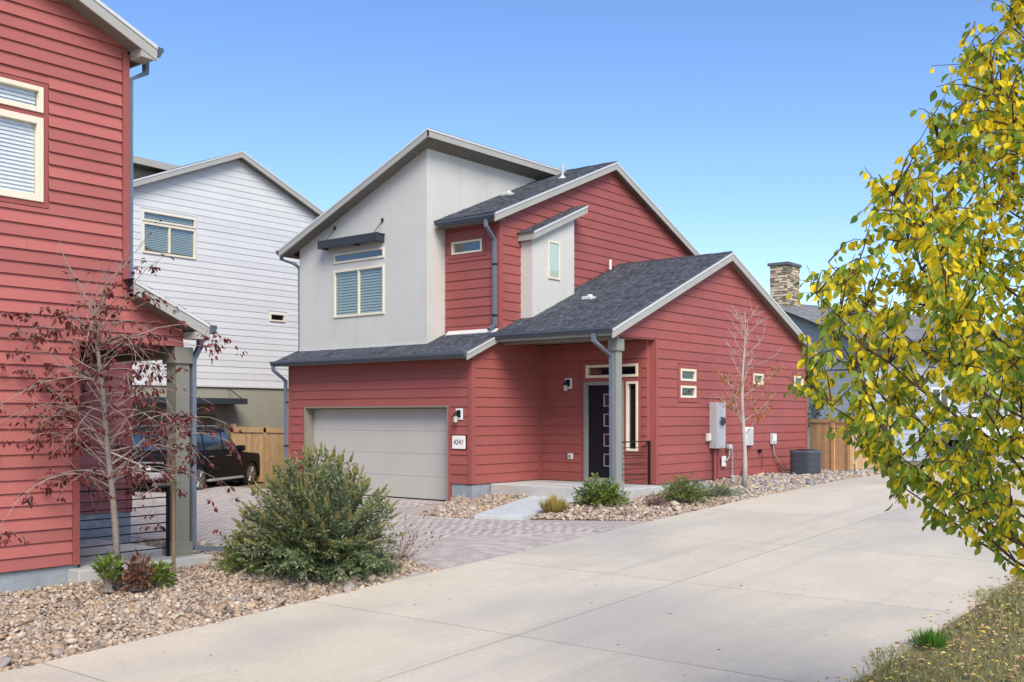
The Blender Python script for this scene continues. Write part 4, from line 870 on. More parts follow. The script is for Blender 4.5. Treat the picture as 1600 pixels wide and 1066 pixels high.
# ------------------------------------------------------------------ vehicles
def car(name, label, loc, rz, paint, L=4.85, Wd=1.95, Ht=1.78, group=None):
    """x forward, y left; origin on the ground in the middle"""
    t = thing(name, label, 'car', loc, rz, group, local=True)
    hw = Wd/2; r = .38; fx, rx = L*.31, -L*.29; zb = .34
    def arch(cx, n=8): return [(cx+(r+.06)*math.cos(math.pi*k/n), zb+(r+.06)*math.sin(math.pi*k/n)*.98) for k in range(n+1)]
    prof = [(-L/2+.05, zb), (-L/2, .55), (-L/2+.02, 1.05), (-L/2+.10, 1.12), (L*.20, 1.10), (L*.24, 1.06), (L/2-.20, .98), (L/2-.04, .88), (L/2, .55), (L/2-.08, zb)]
    low = [(x, z) for x, z in arch(fx)]; low2 = [(x, z) for x, z in arch(rx)]
    loop = prof+low+low2
    mb = MB()
    for sy in (-1, 1): pass
    a = [(x, -hw+(.05 if z > .95 else 0), z) for x, z in loop]; b = [(x, hw-(.05 if z > .95 else 0), z) for x, z in loop]
    mb.hull2(a, b); body = mb.build('body', paint, t, .015)
    # greenhouse
    g0 = [(-L/2+.12, 1.115), (L*.205, 1.105)]; top = [(-L/2+.42, Ht-.06), (-L/2+.60, Ht), (L*.02, Ht-.01), (L*.06, Ht-.05)]
    ya, yb = hw-.09, hw-.24
    mb = MB(); mb.hull2([(g0[0][0], -ya, 1.1), (g0[1][0], -ya, 1.1), (top[3][0], -yb, top[3][1]), (top[2][0], -yb, top[2][1]), (top[1][0], -yb, top[1][1]), (top[0][0], -yb, top[0][1])], [(g0[0][0], ya, 1.1), (g0[1][0], ya, 1.1), (top[3][0], yb, top[3][1]), (top[2][0], yb, top[2][1]), (top[1][0], yb, top[1][1]), (top[0][0], yb, top[0][1])])
    mb.build('cabin', paint, t, .02)
    yat = lambda z: ya+(yb-ya)*(z-1.1)/(Ht-1.1)
    for sy in (-1, 1):
        for (x0, x1, xt0, xt1) in ((-L/2+.42, -L*.22, -L/2+.62, -L*.22), (-L*.205, -.05, -L*.205, -.05), (.03, L*.17, .03, L*.055)):
            z0, z1 = 1.17, Ht-.13
            q = [(x0, sy*(yat(z0)+.006), z0), (x1, sy*(yat(z0)+.006), z0), (xt1, sy*(yat(z1)+.006), z1), (xt0, sy*(yat(z1)+.006), z1)]
            MB().ext(q, (0, sy*.008, 0)).build('side_window', m_cglass, t)
        MB().box(-L*.20, L*.19, *sorted((sy*(hw-.12), sy*(hw+.06))), .30, .37).build('running_board', m_pipe, t, .015)
        MB().box(L*.13, L*.17, *sorted((sy*(hw-.05), sy*(hw+.17))), 1.10, 1.27).build('mirror', paint, t, .03)
        for cx in (fx, rx):
            wl = MB().cyl((cx, sy*(hw-.26), r), r, sy*.24, 26, 'y').build('wheel', m_tyre, t, .02)
            MB().cyl((cx, sy*(hw-.03), r), r*.66, sy*.02, 20, 'y').build('rim', m_rim, wl)
            for k in range(6):
                an = k*math.pi/3; q = [(cx+math.cos(an)*.04-math.sin(an)*.03, sy*(hw-.008), r+math.sin(an)*.04+math.cos(an)*.03), (cx+math.cos(an)*.23-math.sin(an)*.025, sy*(hw-.008), r+math.sin(an)*.23+math.cos(an)*.025), (cx+math.cos(an)*.23+math.sin(an)*.025, sy*(hw-.008), r+math.sin(an)*.23-math.cos(an)*.025), (cx+math.cos(an)*.04+math.sin(an)*.03, sy*(hw-.008), r+math.sin(an)*.04-math.cos(an)*.03)]
                MB().ext(q, (0, sy*.012, 0)).build('spoke', m_chrome, wl)
        MB().box(-L/2-.012, -L/2+.05, *sorted((sy*(hw-.24), sy*(hw-.04))), .78, 1.05).build('tail_light', m_light, t, .01); MB().box(L/2-.12, L/2+.0, *sorted((sy*(hw-.40), sy*(hw-.06))), .70, .84).build('headlight', m_chrome, t, .01)
        MB().tube([(-L/2+.7, sy*.62, Ht+.06), (L*.0, sy*.62, Ht+.05)], .02, 6).build('roof_rail', m_chrome, t)
        for k in range(2): MB().box(-L*.19+k*L*.2, -L*.14+k*L*.2, *sorted((sy*(hw-.045), sy*(hw+.012))), .98, 1.01).build('door_handle', m_chrome, t)
    z0, z1 = 1.2, Ht-.14
    MB().ext([(-L/2+.14+.0, -ya+.12, 1.19), (-L/2+.14, ya-.12, 1.19), (-L/2+.39, yb-.06, z1), (-L/2+.39, -yb+.06, z1)], (-.03, 0, .01)).build('rear_window', m_cglass, t)
    MB().ext([(L*.20, -ya+.08, 1.15), (L*.20, ya-.08, 1.15), (L*.075, yb-.05, z1), (L*.075, -yb+.05, z1)], (.03, 0, .02)).build('windshield', m_cglass, t)
    MB().box(-L/2-.09, -L/2+.10, -hw+.08, hw-.08, .42, .62).build('rear_bumper', m_pipe, t, .03); MB().box(-L/2-.10, -L/2-.092, -.17, .17, .66, .80).build('number_plate', m_whitep, t)
    MB().box(L/2-.12, L/2+.08, -hw+.1, hw-.1, .38, .60).build('front_bumper', m_black, t, .03)
    MB().box(-L/2-.02, -L/2+.02, -.5, .5, .86, .90).build('chrome_strip', m_chrome, t)
    return t
fwv = Vector((-math.sin(YAW), math.cos(YAW), 0)); rtv = Vector((math.cos(YAW), math.sin(YAW), 0))
def at(x, y, D): return CAM+D*(fwv+rtv*((x-800)/1637.33)+Vector((0, 0, 1))*((651.75-y)/1637.33))
def at_z(x, y, z): return at(x, y, (CAM.z-z)*1637.33/(y-651.75))
ang = YAW+math.pi/2-math.radians(14); axd = Vector((math.cos(ang), math.sin(ang), 0)); lfd = Vector((-math.sin(ang), math.cos(ang), 0))
nr = at_z(281, 775, -.12); c_ = nr+axd*2.42+lfd*.97
car('parked_car', 'black sport utility car parked on the pavers in front of the white house', (c_.x, c_.y, -.13), ang, m_carb)
p_ = at_z(1560, 705, .75)
car('parked_car', 'silver car parked far off behind the yellow-leaved tree', (at(1545, 700, 48).x, at(1545, 700, 48).y, .60), YAW+.3, m_carw, 4.6, 1.85, 1.5)

# ------------------------------------------------------------------ buildings and planting far behind on the right
B = thing('chimney_house', 'grey-roofed blue-grey house with tall stone chimney behind the gable', 'house', (-3.2, 30, .5), math.radians(-16), local=True)
def lb(parent, name, mat, *bxs):
    mb = MB()
    for b in bxs: mb.box(*b)
    return mb.build(name, mat, parent)
# local frame: x towards +X side, y away
wall('side_wall', B, 'x+', 3.4, [(-3, -.5), (12, -.5), (12, 4.6), (-3, 4.6)], m_bluew, [(2.0, 3.4, 1.2, 2.8), (6, 7.4, 1.2, 2.8)], .2, .2, lap=.026)
wall('front_wall', B, 'y-', -3, [(-7.4, -.5), (3.4, -.5), (3.4, 4.6), (-2, 6.7), (-7.4, 4.6)], m_bluew, [], .2)
window(B, 'x+', 3.4, 2.0, 3.4, 1.2, 2.8, .08, (2.7,), m_whitep, m_glassr, proud=.05); window(B, 'x+', 3.4, 6, 7.4, 1.2, 2.8, .08, (6.7,), m_whitep, m_glassr, proud=.05)
rb_ = deck(B, [(4.0, -3.5, 4.55), (4.0, 12.5, 4.55), (-2, 12.5, 6.9), (-2, -3.5, 6.9)], .15, m_roofbase, 'roof'); deck(B, [(-8, -3.5, 4.55), (-8, 12.5, 4.55), (-2, 12.5, 6.9), (-2, -3.5, 6.9)], .15, m_roofbase, 'roof')
cb = 1/math.hypot(6, 2.35)
shingles(rb_, (4.03, -3.5, 4.56), (0, 1, 0), (-6*cb, 0, 2.35*cb), 16, math.hypot(6, 2.35), m_rooff, expo=.2, wmin=.4, wmax=.9)
gutter(B, (4.0, -3.5, 4.5), (4.0, 12.5, 4.5), (1, 0))
CH = thing('chimney', None, None, tuple((at(1226, 460, 49.5)).to_2d())+(.5,), local=True)
CH.parent = B; CH.matrix_parent_inverse = (Matrix.Translation(B.location) @ Matrix.Rotation(math.radians(-16), 4, 'Z')).inverted()
hx, hy, ct = .42, .66, at(1226, 414, 49.5).z-.5
MB().box(-hx, hx, -hy, hy, 0, ct-.1).build('core', m_chbase, CH); MB().box(-hx-.10, hx+.10, -hy-.10, hy+.10, ct-.1, ct+.03).build('cap', m_chcap, CH)
for face, c0, hs in (('y-', -hy, hx), ('x+', hx, hy)):
    P = frame(face, c0); z = 3.2
    while z < ct-.14:
        h = random.choice((.07, .10, .13)); s = -hs-random.uniform(0, .02)
        while s < hs:
            wd_ = random.uniform(.18, .5); e = min(s+wd_, hs+.02)
            if hs-e < .1: e = hs+.02
            d = random.uniform(.02, .06)
            MB().hull2([P(s+.006, z+.006, 0), P(e-.006, z+.006, 0), P(e-.006, min(z+h, ct-.1)-.006, 0), P(s+.006, min(z+h, ct-.1)-.006, 0)], [P(s+.012, z+.012, d), P(e-.012, z+.012, d), P(e-.012, min(z+h, ct-.1)-.012, d), P(s+.012, min(z+h, ct-.1)-.012, d)]).build('stone', m_chst, CH); s = e
        z += h
FH = thing('far_house', 'pale far house behind the yellow-leaved tree at the right edge', 'house', tuple(at(1520, 600, 75).to_2d())+(.7,), math.radians(10), local=True)
wall('front_wall', FH, 'y-', -5, [(-9, -.5), (9, -.5), (9, 5.6), (-9, 5.6)], m_stucco, [(-6, -4, 1, 2.6), (-1, 1, 1, 2.6), (4, 6, 1, 2.6), (-6, -4, 3.6, 5), (4, 6, 3.6, 5)], .2); wall('side_wall', FH, 'x+', 9, [(-5, -.5), (5, -.5), (5, 5.6), (-5, 5.6)], m_stucco, [], .2); wall('side_wall', FH, 'x-', -9, [(-5, -.5), (5, -.5), (5, 5.6), (-5, 5.6)], m_stucco, [], .2)
for (a, b, u, v) in [(-6, -4, 1, 2.6), (-1, 1, 1, 2.6), (4, 6, 1, 2.6), (-6, -4, 3.6, 5), (4, 6, 3.6, 5)]: window(FH, 'y-', -5, a, b, u, v, .08, ((a+b)/2,), m_whitep, m_glassr)
deck(FH, [(-9.5, -5.5, 5.5), (9.5, -5.5, 5.5), (9.5, 0, 7.8), (-9.5, 0, 7.8)], .2, m_rooff, 'roof'); deck(FH, [(-9.5, 5.5, 5.5), (9.5, 5.5, 5.5), (9.5, 0, 7.8), (-9.5, 0, 7.8)], .2, m_rooff, 'roof')
# low retaining wall of blocks at the bend of the drive
RW = thing('retaining_wall', 'low tan block retaining wall at the far end of the drive', 'wall', (8, 36, .6))
for r_ in range(4):
    for k in range(30):
        x = 4.6+k*.46+(r_ % 2)*.23; y = 36-.22*(x-4.6); MB().box(x+.005, x+.455, y, y+.3, .55+r_*.2, .55+r_*.2+.19).build('block', m_wall, RW)

# ------------------------------------------------------------------ vegetation
LV = np.array([(0, 0, 0), (-.36, .30, .10), (-.40, .55, .12), (-.22, .80, .05), (0, 1, -.10), (.22, .80, .05), (.40, .55, .12), (.36, .30, .10), (0, .45, 0)])
LF = np.array([(0, 1, 8), (1, 2, 8), (2, 3, 8), (3, 4, 8), (4, 5, 8), (5, 6, 8), (6, 7, 8), (7, 0, 8)])
NV = np.array([(0, 0, 0), (-.5, .45, .06), (0, 1, -.12), (.5, .45, .06)]); NF = np.array([(0, 1, 3), (1, 2, 3)])
def basis(D, Nn):
    D = D/np.linalg.norm(D, axis=1, keepdims=True); X = np.cross(D, Nn); X /= (np.linalg.norm(X, axis=1, keepdims=True)+1e-9); Z = np.cross(X, D); return X, D, Z
def foliage(name, P, D, Nn, L, wr, tint, mat, parent, simple=False, singles=0, single_name='leaf'):
    bv, bf = (NV, NF) if simple else (LV, LF)
    X, Y, Z = basis(D, Nn); n = len(P); idx = np.arange(n)
    if singles and n:
        cw = np.array((CAM.x, CAM.y, CAM.z)); dv = P-cw; dep = dv@np.array(fwv); sx = 800+1637.33*(dv@np.array(rtv))/dep; sy = 651.75-1637.33*dv[:, 2]/dep
        vis = (dep > .5) & (sx > 0) & (sx < 1600) & (sy > 0) & (sy < 1066)
        score = np.where(vis, L/dep*(1+.3*np.abs(Z@np.array(fwv))), -1); order = np.argsort(-score); sel = order[:singles]; sel = sel[score[sel] > 0]
        qs = 8; cache = {}; o0 = ORG.get(parent.name, Vector((0, 0, 0)))
        for i in sel:
            q = min(int(tint[i]*qs), qs-1)
            if q not in cache:
                me = bpy.data.meshes.new(single_name); me.from_pydata([(v[0]*wr, v[1], v[2]) for v in bv], [], [list(f) for f in bf]); me.materials.append(mat)
                a = me.attributes.new('tint', 'FLOAT', 'FACE'); a.data.foreach_set('value', [(q+.5)/qs]*len(bf)); cache[q] = me
            ob = bpy.data.objects.new(single_name, cache[q]); link(ob, parent)
            m = Matrix.Identity(4)
            for k in range(3): m[k][0] = X[i][k]*L[i]; m[k][1] = Y[i][k]*L[i]; m[k][2] = Z[i][k]*L[i]; m[k][3] = P[i][k]-o0[k]
            ob.matrix_local = m
        mask = np.ones(n, bool); mask[sel] = False; idx = idx[mask]
    P, X, Y, Z, L, tint = P[idx], X[idx], Y[idx], Z[idx], L[idx], np.asarray(tint)[idx]; n = len(P)
    W = P[:, None]+L[:, None, None]*(bv[None, :, :1]*wr*X[:, None]+bv[None, :, 1:2]*Y[:, None]+bv[None, :, 2:]*Z[:, None])
    F = (bf[None]+(np.arange(n)*len(bv))[:, None, None]).reshape(-1, 3)
    return npmesh(name, W.reshape(-1, 3), F, mat, parent, np.repeat(tint, len(bf)), kind='stuff')
def branch(p, d, L, n=8, up=0., wob=.1, droop=0.):
    """polyline: up>0 bends to the sky, droop pulls the end down"""
    p = Vector(p); d = Vector(d).normalized(); pts = [p.copy()]
    for i in range(n):
        t = (i+1)/n
        d = (d+Vector((random.gauss(0, wob), random.gauss(0, wob), random.gauss(0, wob)))*.5+Vector((0, 0, up/n))-Vector((0, 0, droop*t*2/n))).normalized()
        p = p+d*(L/n); pts.append(p.copy())
    return pts
def sph(az, el): return Vector((math.cos(az)*math.cos(el), math.sin(az)*math.cos(el), math.sin(el)))
def interp(pts, t):
    f = t*(len(pts)-1); i = min(int(f), len(pts)-2); return pts[i].lerp(pts[i+1], f-i), (pts[i+1]-pts[i]).normalized()
def taper(r0, r1, n): return [r0+(r1-r0)*i/n for i in range(n+1)]

# --- pear-like tree with yellow and green leaves, right foreground
def pear_tree():
    base = at(1722, 900, 5.6); base.z = zp(base.y)+.08
    t = thing('autumn_tree', 'young tree with yellow and green autumn leaves at the right edge', 'tree', tuple(base))
    lean = -rtv*.10
    tr = [base+Vector((0, 0, -.1)), base+Vector((0, 0, .6))+lean*.2, base+Vector((0, 0, 1.4))+lean*1.0, base+Vector((0, 0, 2.2))+lean*1.6, base+Vector((0, 0, 3.0))+lean*1.8, base+Vector((0, 0, 3.9))+lean*1.9, base+Vector((.02, 0, 4.9))+lean*2]
    MB().tube(tr, [.06, .052, .044, .034, .025, .016, .005], 9).build('trunk', m_barkd, t, smooth=True)
    mb = MB(); P = []; D = []; Nn = []; L = []; T = []
    def leaves_on(pts, t0, step, tipgreen, inner):
        n = max(int(sum((b-a).length for a, b in zip(pts, pts[1:]))*(1-t0)/step), 2)
        for k in range(n):
            tt = t0+(1-t0)*(k+random.random()*.6)/n
            p, d = interp(pts, min(tt, .999)); o = sph(random.uniform(0, 6.28), random.uniform(-.6, .5)); pet = random.uniform(.015, .04)
            dr = (d*.25+o*.55+Vector((0, 0, -.75))).normalized()
            p2 = p+(o*.7+Vector((0, 0, -.25)))*pet
            P.append(p2[:]); D.append(dr[:]); q = sph(random.uniform(0, 6.28), random.uniform(-.1, .9)); Nn.append(q[:]); L.append(random.uniform(.038, .070))
            hh = p.z-base.z; yel = float(np.interp(hh, [1.8, 2.4, 3.0, 4.0], [.38, .56, .80, .86]))*(1-tipgreen*.75*tt)+.15*inner
            if random.random() < yel: T.append(random.uniform(.72, 1.0))
            else: T.append(random.choice((random.uniform(0, .25), random.uniform(.1, .35), random.uniform(.3, .5))))
    RH_ = ([1.5, 1.75, 2.0, 2.5, 3.1, 3.5, 3.9, 4.4, 5.0], [.40, .85, 1.12, 1.40, 1.36, 1.02, .78, .52, .08])
    def axis(h): return interp(tr, min((h+.1)/5.0, .985))[0]
    nl = 54; limb = []
    for i in range(nl):                                  # ascending limbs that end on the crown's outline
        ht = 1.85+(i/nl)*2.9; az = i*2.39996+random.uniform(-.25, .25); r = float(np.interp(ht, *RH_))*random.uniform(.82, 1.06)
        h0 = max(1.45, ht-r*random.uniform(.55, .95)); p = axis(h0); tip = axis(ht)+Vector((math.cos(az)*r, math.sin(az)*r, 0)); tip.z = base.z+ht
        mid = p.lerp(tip, .5)+Vector((math.cos(az), math.sin(az), 0))*r*.10+Vector((0, 0, -.05))
        pts = []
        for k in range(10):
            u = k/9; q = p*(1-u)**2+mid*2*u*(1-u)+tip*u*u; pts.append(q+Vector((random.gauss(0, .012), random.gauss(0, .012), random.gauss(0, .012))))
        mb.tube(pts, taper(.015-.002*ht, .003, 9), 6); leaves_on(pts, .22, .022, .85, 0)
        limb += [(pts[k], pts[min(k+1, 9)]-pts[max(k-1, 0)], k/9) for k in range(2, 10)]
    LP = np.array([l_[0][:] for l_ in limb])
    for i in range(2500):                                # leafy twigs reaching through the whole crown
        ht = random.uniform(1.66, 4.85); r = float(np.interp(ht, *RH_))
        if random.random() > (r/1.5)**1.3+.06: continue
        az = random.uniform(0, 6.283); rr = r*math.sqrt(random.uniform(.12, 1.0))*random.uniform(.95, 1.07); tip = axis(ht)+Vector((math.cos(az)*rr, math.sin(az)*rr, 0)); tip.z = base.z+ht
        dd = np.linalg.norm(LP-np.array(tip[:])-np.array((0, 0, -.12)), axis=1); k = int(np.argmin(dd)); q = limb[k][0]
        if (tip-q).length < .08 or (tip-q).length > .75: continue
        md = q.lerp(tip, .5)+Vector((random.gauss(0, .03), random.gauss(0, .03), .04)); sub = [q, q.lerp(md, .6), md, md.lerp(tip, .55)+Vector((0, 0, .012)), tip]
        if rr > .88*r and random.random() < .3: sub.append(tip+(tip-md).normalized()*random.uniform(.08, .22)+Vector((0, 0, .05)))
        mb.tube(sub, taper(.005, .0016, len(sub)-1), 5); leaves_on(sub, .12, .0185, .75, 1-rr/max(r, .1))
    mb.build('branches', m_barkd, t, kind='stuff')
    foliage('crown', np.array(P), np.array(D), np.array(Nn), np.array(L), .70, np.array(T), m_yleaf, t, singles=300)
pear_tree()

# --- burgundy-leaved tree by the neighbour's porch
def red_tree():
    base = at_z(186, 921, -.21); D0 = (base-CAM).dot(fwv)
    t = thing('burgundy_tree', 'slender staked tree with drooping burgundy leaves in front of the left porch', 'tree', tuple(base))
    tp = [(186, 925), (180, 820), (175, 764), (168, 703), (161, 612), (152, 541), (144, 486), (122, 440), (101, 405), (92, 372)]
    tr = [at(x, y, D0) for x, y in tp]
    MB().tube(tr, [.05, .042, .039, .036, .030, .024, .019, .011, .006, .0025], 10).build('trunk', m_bark, t, smooth=True)
    mb = MB(); mw = MB(); P = []; D = []; Nn = []; L = []; T = []
    def put(p, d, n):
        for k in range(n):
            o = sph(random.uniform(0, 6.28), random.uniform(-1.0, .35)); dr = (d*.4+o*.7+Vector((0, 0, -.35))).normalized()
            P.append((p+o*random.uniform(.005, .05))[:]); D.append(dr[:]); Nn.append((random.gauss(0, .5), random.gauss(0, .5), 1)); L.append(random.uniform(.045, .085)); T.append(random.random())
    for i in range(7):                                 # ascending leaders, nearly bare
        p, d = interp(tr, random.uniform(.45, .72)); b_ = branch(p, sph(random.uniform(0, 6.28), random.uniform(.9, 1.3)), random.uniform(.8, 1.35), 8, .3, .14)
        mb.tube(b_, taper(.011, .002, 8), 6)
        for k in range(4):
            q, dd = interp(b_, random.uniform(.3, .95)); s_ = branch(q, dd+sph(random.uniform(0, 6.28), .2)*.8, random.uniform(.2, .45), 4, .1, .2); mb.tube(s_, taper(.005, .002, 4), 4)
            if random.random() < .6: put(s_[-1], dd, 3)
    for i in range(30):                                # long pale whips, nearly bare
        f = random.uniform(.22, .6); p, d = interp(tr, f); b_ = branch(p, sph(random.uniform(0, 6.28), random.uniform(.3, .9)), random.uniform(1.1, 2.0), 12, 0, .3, random.uniform(1.2, 2.4)); mw.tube(b_, taper(.0055, .0016, 12), 5); put(b_[-1], (b_[-1]-b_[-2]).normalized(), 4); put(b_[-3], (b_[-1]-b_[-2]).normalized(), 2)
    for i in range(60):                                # side branches that arch over and droop
        f = random.uniform(.20, .62); p, d = interp(tr, f); az = i*2.39996+random.uniform(-.3, .3)
        Lb = random.uniform(.8, 2.0); b_ = branch(p, sph(az, random.uniform(.15, .75)), Lb, 9, .0, .22, random.uniform(.5, 1.5))
        (mw if random.random() < .5 else mb).tube(b_, taper(.0085, .002, 9), 6)
        for k in range(6):
            tt = random.uniform(.25, 1); q, dd = interp(b_, min(tt, .99))
            s_ = branch(q, dd*.6+sph(random.uniform(0, 6.28), random.uniform(-.5, .4)), random.uniform(.15, .5), 5, 0, .3, random.uniform(.3, 1.2))
            (mw if random.random() < .6 else mb).tube(s_, taper(.0035, .0013, 5), 4)
            for m_ in range(5):
                q2, d2 = interp(s_, random.uniform(.2, 1)*.99)
                if random.random() < .62: put(q2, d2, random.randint(2, 4))
        put(b_[-1], (b_[-1]-b_[-2]).normalized(), 4)
    mb.build('branches', m_bark, t, kind='stuff'); mw.build('pale_twigs', m_barkp, t, kind='stuff')
    foliage('crown', np.array(P), np.array(D), np.array(Nn), np.array(L), .62, np.array(T), m_rleaf, t, singles=300)
    sk = at_z(271, 913, -.22); top = Vector((sk.x, sk.y, sk.z+1.66))
    s = thing('tree_stake', 'weathered wooden tree stake tied to the burgundy tree', 'stake', tuple(sk))
    MB().tube([sk-Vector((0, 0, .1)), sk.lerp(top, .5)+Vector((.01, 0, 0)), top], [.026, .024, .020], 8).build('post', m_wood, s)
    tw = MB(); z1 = sk.z+1.42
    for k in range(3): tw.tube([Vector((sk.x+.028*math.cos(a), sk.y+.028*math.sin(a), z1-.03*k)) for a in np.linspace(0, 6.28, 10)], .006, 5)
    q, _ = interp(tr, .33); tw.tube([Vector((sk.x, sk.y, z1)), Vector((sk.x, sk.y, z1)).lerp(q, .5)-Vector((0, 0, .02)), q], .009, 5); tw.build('tie', m_twine, s)
red_tree()

# --- young bare tree in front of the gable
def bare_tree():
    base = Vector((4.46, 4.58, zmain(4.46, 4.58)-.02))
    t = thing('young_bare_tree', 'young nearly bare whitish tree with few orange leaves before the gable', 'tree', tuple(base))
    tr = [base+Vector((.0, 0, z)).xyz+Vector((.03*math.sin(z*2), .03*math.cos(z*1.7), 0)) for z in (0, .5, 1.0, 1.6, 2.2, 2.8, 3.4, 3.9, 4.15)]
    MB().tube(tr, [.07, .058, .052, .045, .036, .028, .018, .008, .004], 9).build('trunk', m_barkw, t, smooth=True)
    mb = MB(); P = []; D = []; Nn = []; L = []; T = []
    for i in range(26):
        f = .30+.62*i/26; p, d = interp(tr, f); b_ = branch(p, sph(i*2.4+random.uniform(-.3, .3), random.uniform(.45, 1.0)), (1.5*(1.12-f))*random.uniform(.75, 1.2), 8, .45, .16)
        mb.tube(b_, taper(.014*(1.25-f), .003, 8), 6)
        for k in range(5):
            q, dd = interp(b_, random.uniform(.25, .97)); s_ = branch(q, dd+sph(random.uniform(0, 6.28), random.uniform(-.2, .8))*.9, random.uniform(.15, .45), 5, .3, .2); mb.tube(s_, taper(.005, .002, 5), 5)
            if f < .52 and random.random() < .85:
                for m_ in range(9):
                    q2, d2 = interp(s_, random.random()*.99); o = sph(random.uniform(0, 6.28), random.uniform(-1.2, .2)); P.append((q2+o*.04)[:]); D.append(o[:]); Nn.append((random.gauss(0, 1), random.gauss(0, 1), 1)); L.append(random.uniform(.06, .11)); T.append(random.random())
    mb.build('branches', m_barkw, t, kind='stuff')
    foliage('crown', np.array(P), np.array(D), np.array(Nn), np.array(L), .5, np.array(T), m_oleaf, t, simple=True)
bare_tree()

# --- shrubs
def shrub(name, label, base, rx, ry, h, nst, leafL, wr, mat, per=26, spikes=0, stemmat=None, cat='shrub', group=None, spread=1.0, lowfill=True):
    base = Vector(base); t = thing(name, label, cat, tuple(base), group=group)
    mb = MB(); P = []; D = []; Nn = []; L = []; T = []; SP = []; 
    for i in range(nst):
        az = i*2.39996+random.uniform(-.3, .3); u = (i+.5)/nst; el = math.asin(min(max(u*1.0+random.uniform(-.04, .04), .03), .99)) if lowfill else random.uniform(.6, 1.45)
        d = sph(az, el); R = random.uniform(.93, 1.04)*random.choice((1, 1, .8, .6))
        tip = base+Vector((d.x*rx*R, d.y*ry*R, d.z*h*R*1.0+.05))
        mid = base.lerp(tip, .5)+Vector((0, 0, .10*h*(1-d.z)))
        pts = [base+Vector((d.x*.08, d.y*.08, 0)), base.lerp(mid, .55), mid, mid.lerp(tip, .55)+Vector((0, 0, .03*h)), tip]
        mb.tube(pts, taper(.009, .003, 4), 4, cap=False)
        tw = random.random()
        for k in range(per):
            tt = random.uniform(.35, 1)**.8; q, dd = interp(pts, tt*.995); o = sph(random.uniform(0, 6.28), random.uniform(-.5, .9))
            dr = (dd*.8+o*.8).normalized(); P.append((q+o*random.uniform(0, leafL*.7*spread))[:]); D.append(dr[:]); Nn.append((random.gauss(0, .6), random.gauss(0, .6), 1)); L.append(leafL*random.uniform(.65, 1.25)); T.append(min(max(.55*tw+.45*random.random(), 0), .999))
        if spikes and d.z > .25 and random.random() < spikes:
            dd = (tip-mid).normalized(); SP.append((tip, (dd+Vector((random.gauss(0, .15), random.gauss(0, .15), .2))).normalized(), random.uniform(.10, .22)))
    mb.build('stems', stemmat or m_bark, t, kind='stuff')
    foliage('foliage', np.array(P), np.array(D), np.array(Nn), np.array(L), wr, np.array(T), mat, t, simple=(leafL < .13))
    if SP:
        P = []; D = []; Nn = []; L = []; T = []
        for (p, d, Ls) in SP:
            tc = random.random()
            for k in range(34):
                f = k/34; o = sph(random.uniform(0, 6.28), random.uniform(-.3, .5)); P.append((p+d*Ls*f)[:]); D.append((d*.9+o*.55)[:]); Nn.append(o[:]); L.append(.06*(1.1-.75*f)); T.append(min(.6*tc+.4*random.random(), .999))
        foliage('flower_spikes', np.array(P), np.array(D), np.array(Nn), np.array(L), .55, np.array(T), m_spike, t, simple=True)
    return t
zb_ = lambda x, y: znb(x, y)-.01
shrub('flowering_bush', 'large silvery green bush with faded flower spikes at the driveway edge', (4.45, -8.35, zb_(4.45, -8.35)), 1.12, 1.12, 1.62, 500, .078, .36, m_bush, 66, .85)
q = at_z(380, 900, -.2); shrub('green_shrub', 'bright green low shrub at the left foot of the silvery bush', (q.x-.15, q.y+.2, zb_(q.x, q.y)), .50, .50, .62, 90, .05, .5, m_gleaf, 34)
q = at_z(500, 912, -.24); shrub('low_green_plant', 'dark green low growth at the front foot of the silvery bush', (5.05, -7.9, zb_(5.05, -7.9)), .34, .6, .26, 50, .05, .4, m_bush, 24)
shrub('porch_shrub', 'rounded green shrub in front of the porch post', (3.62, -.15, zmain(3.6, -.1)), .64, .60, .58, 110, .07, .5, m_gleaf, 26)
shrub('porch_shrub', 'rounded olive green shrub right of the porch steps', (4.68, 1.35, zmain(4.6, 1.3)), .62, .60, .56, 110, .06, .4, m_gleaf, 26)
shrub('low_green_plant', 'low spreading green plant between porch shrub and bare tree', (4.75, 2.75, zmain(4.7, 2.7)), .50, .6, .26, 60, .06, .35, m_bush, 20)
shrub('dark_twiggy_plant', 'small dark twiggy plant left of the olive green shrub', (4.5, .55, zmain(4.5, .5)), .34, .34, .25, 44, .04, .4, m_rleaf, 10)
q = at_z(168, 925, -.21); shrub('leafy_weed', 'small green weed left of the burgundy tree trunk', (q.x, q.y, q.z), .20, .20, .40, 26, .10, .45, m_gleaf, 7, lowfill=False)
q = at_z(212, 922, -.21); shrub('dry_weed', 'dried brown weed at the foot of the burgundy tree', (q.x, q.y, q.z), .24, .24, .44, 44, .075, .5, m_dryl, 12)
q = at_z(248, 916, -.21); shrub('leafy_weed', 'low bright green weed between trunk and stake', (q.x, q.y, q.z), .20, .20, .26, 30, .10, .5, m_gleaf, 8)
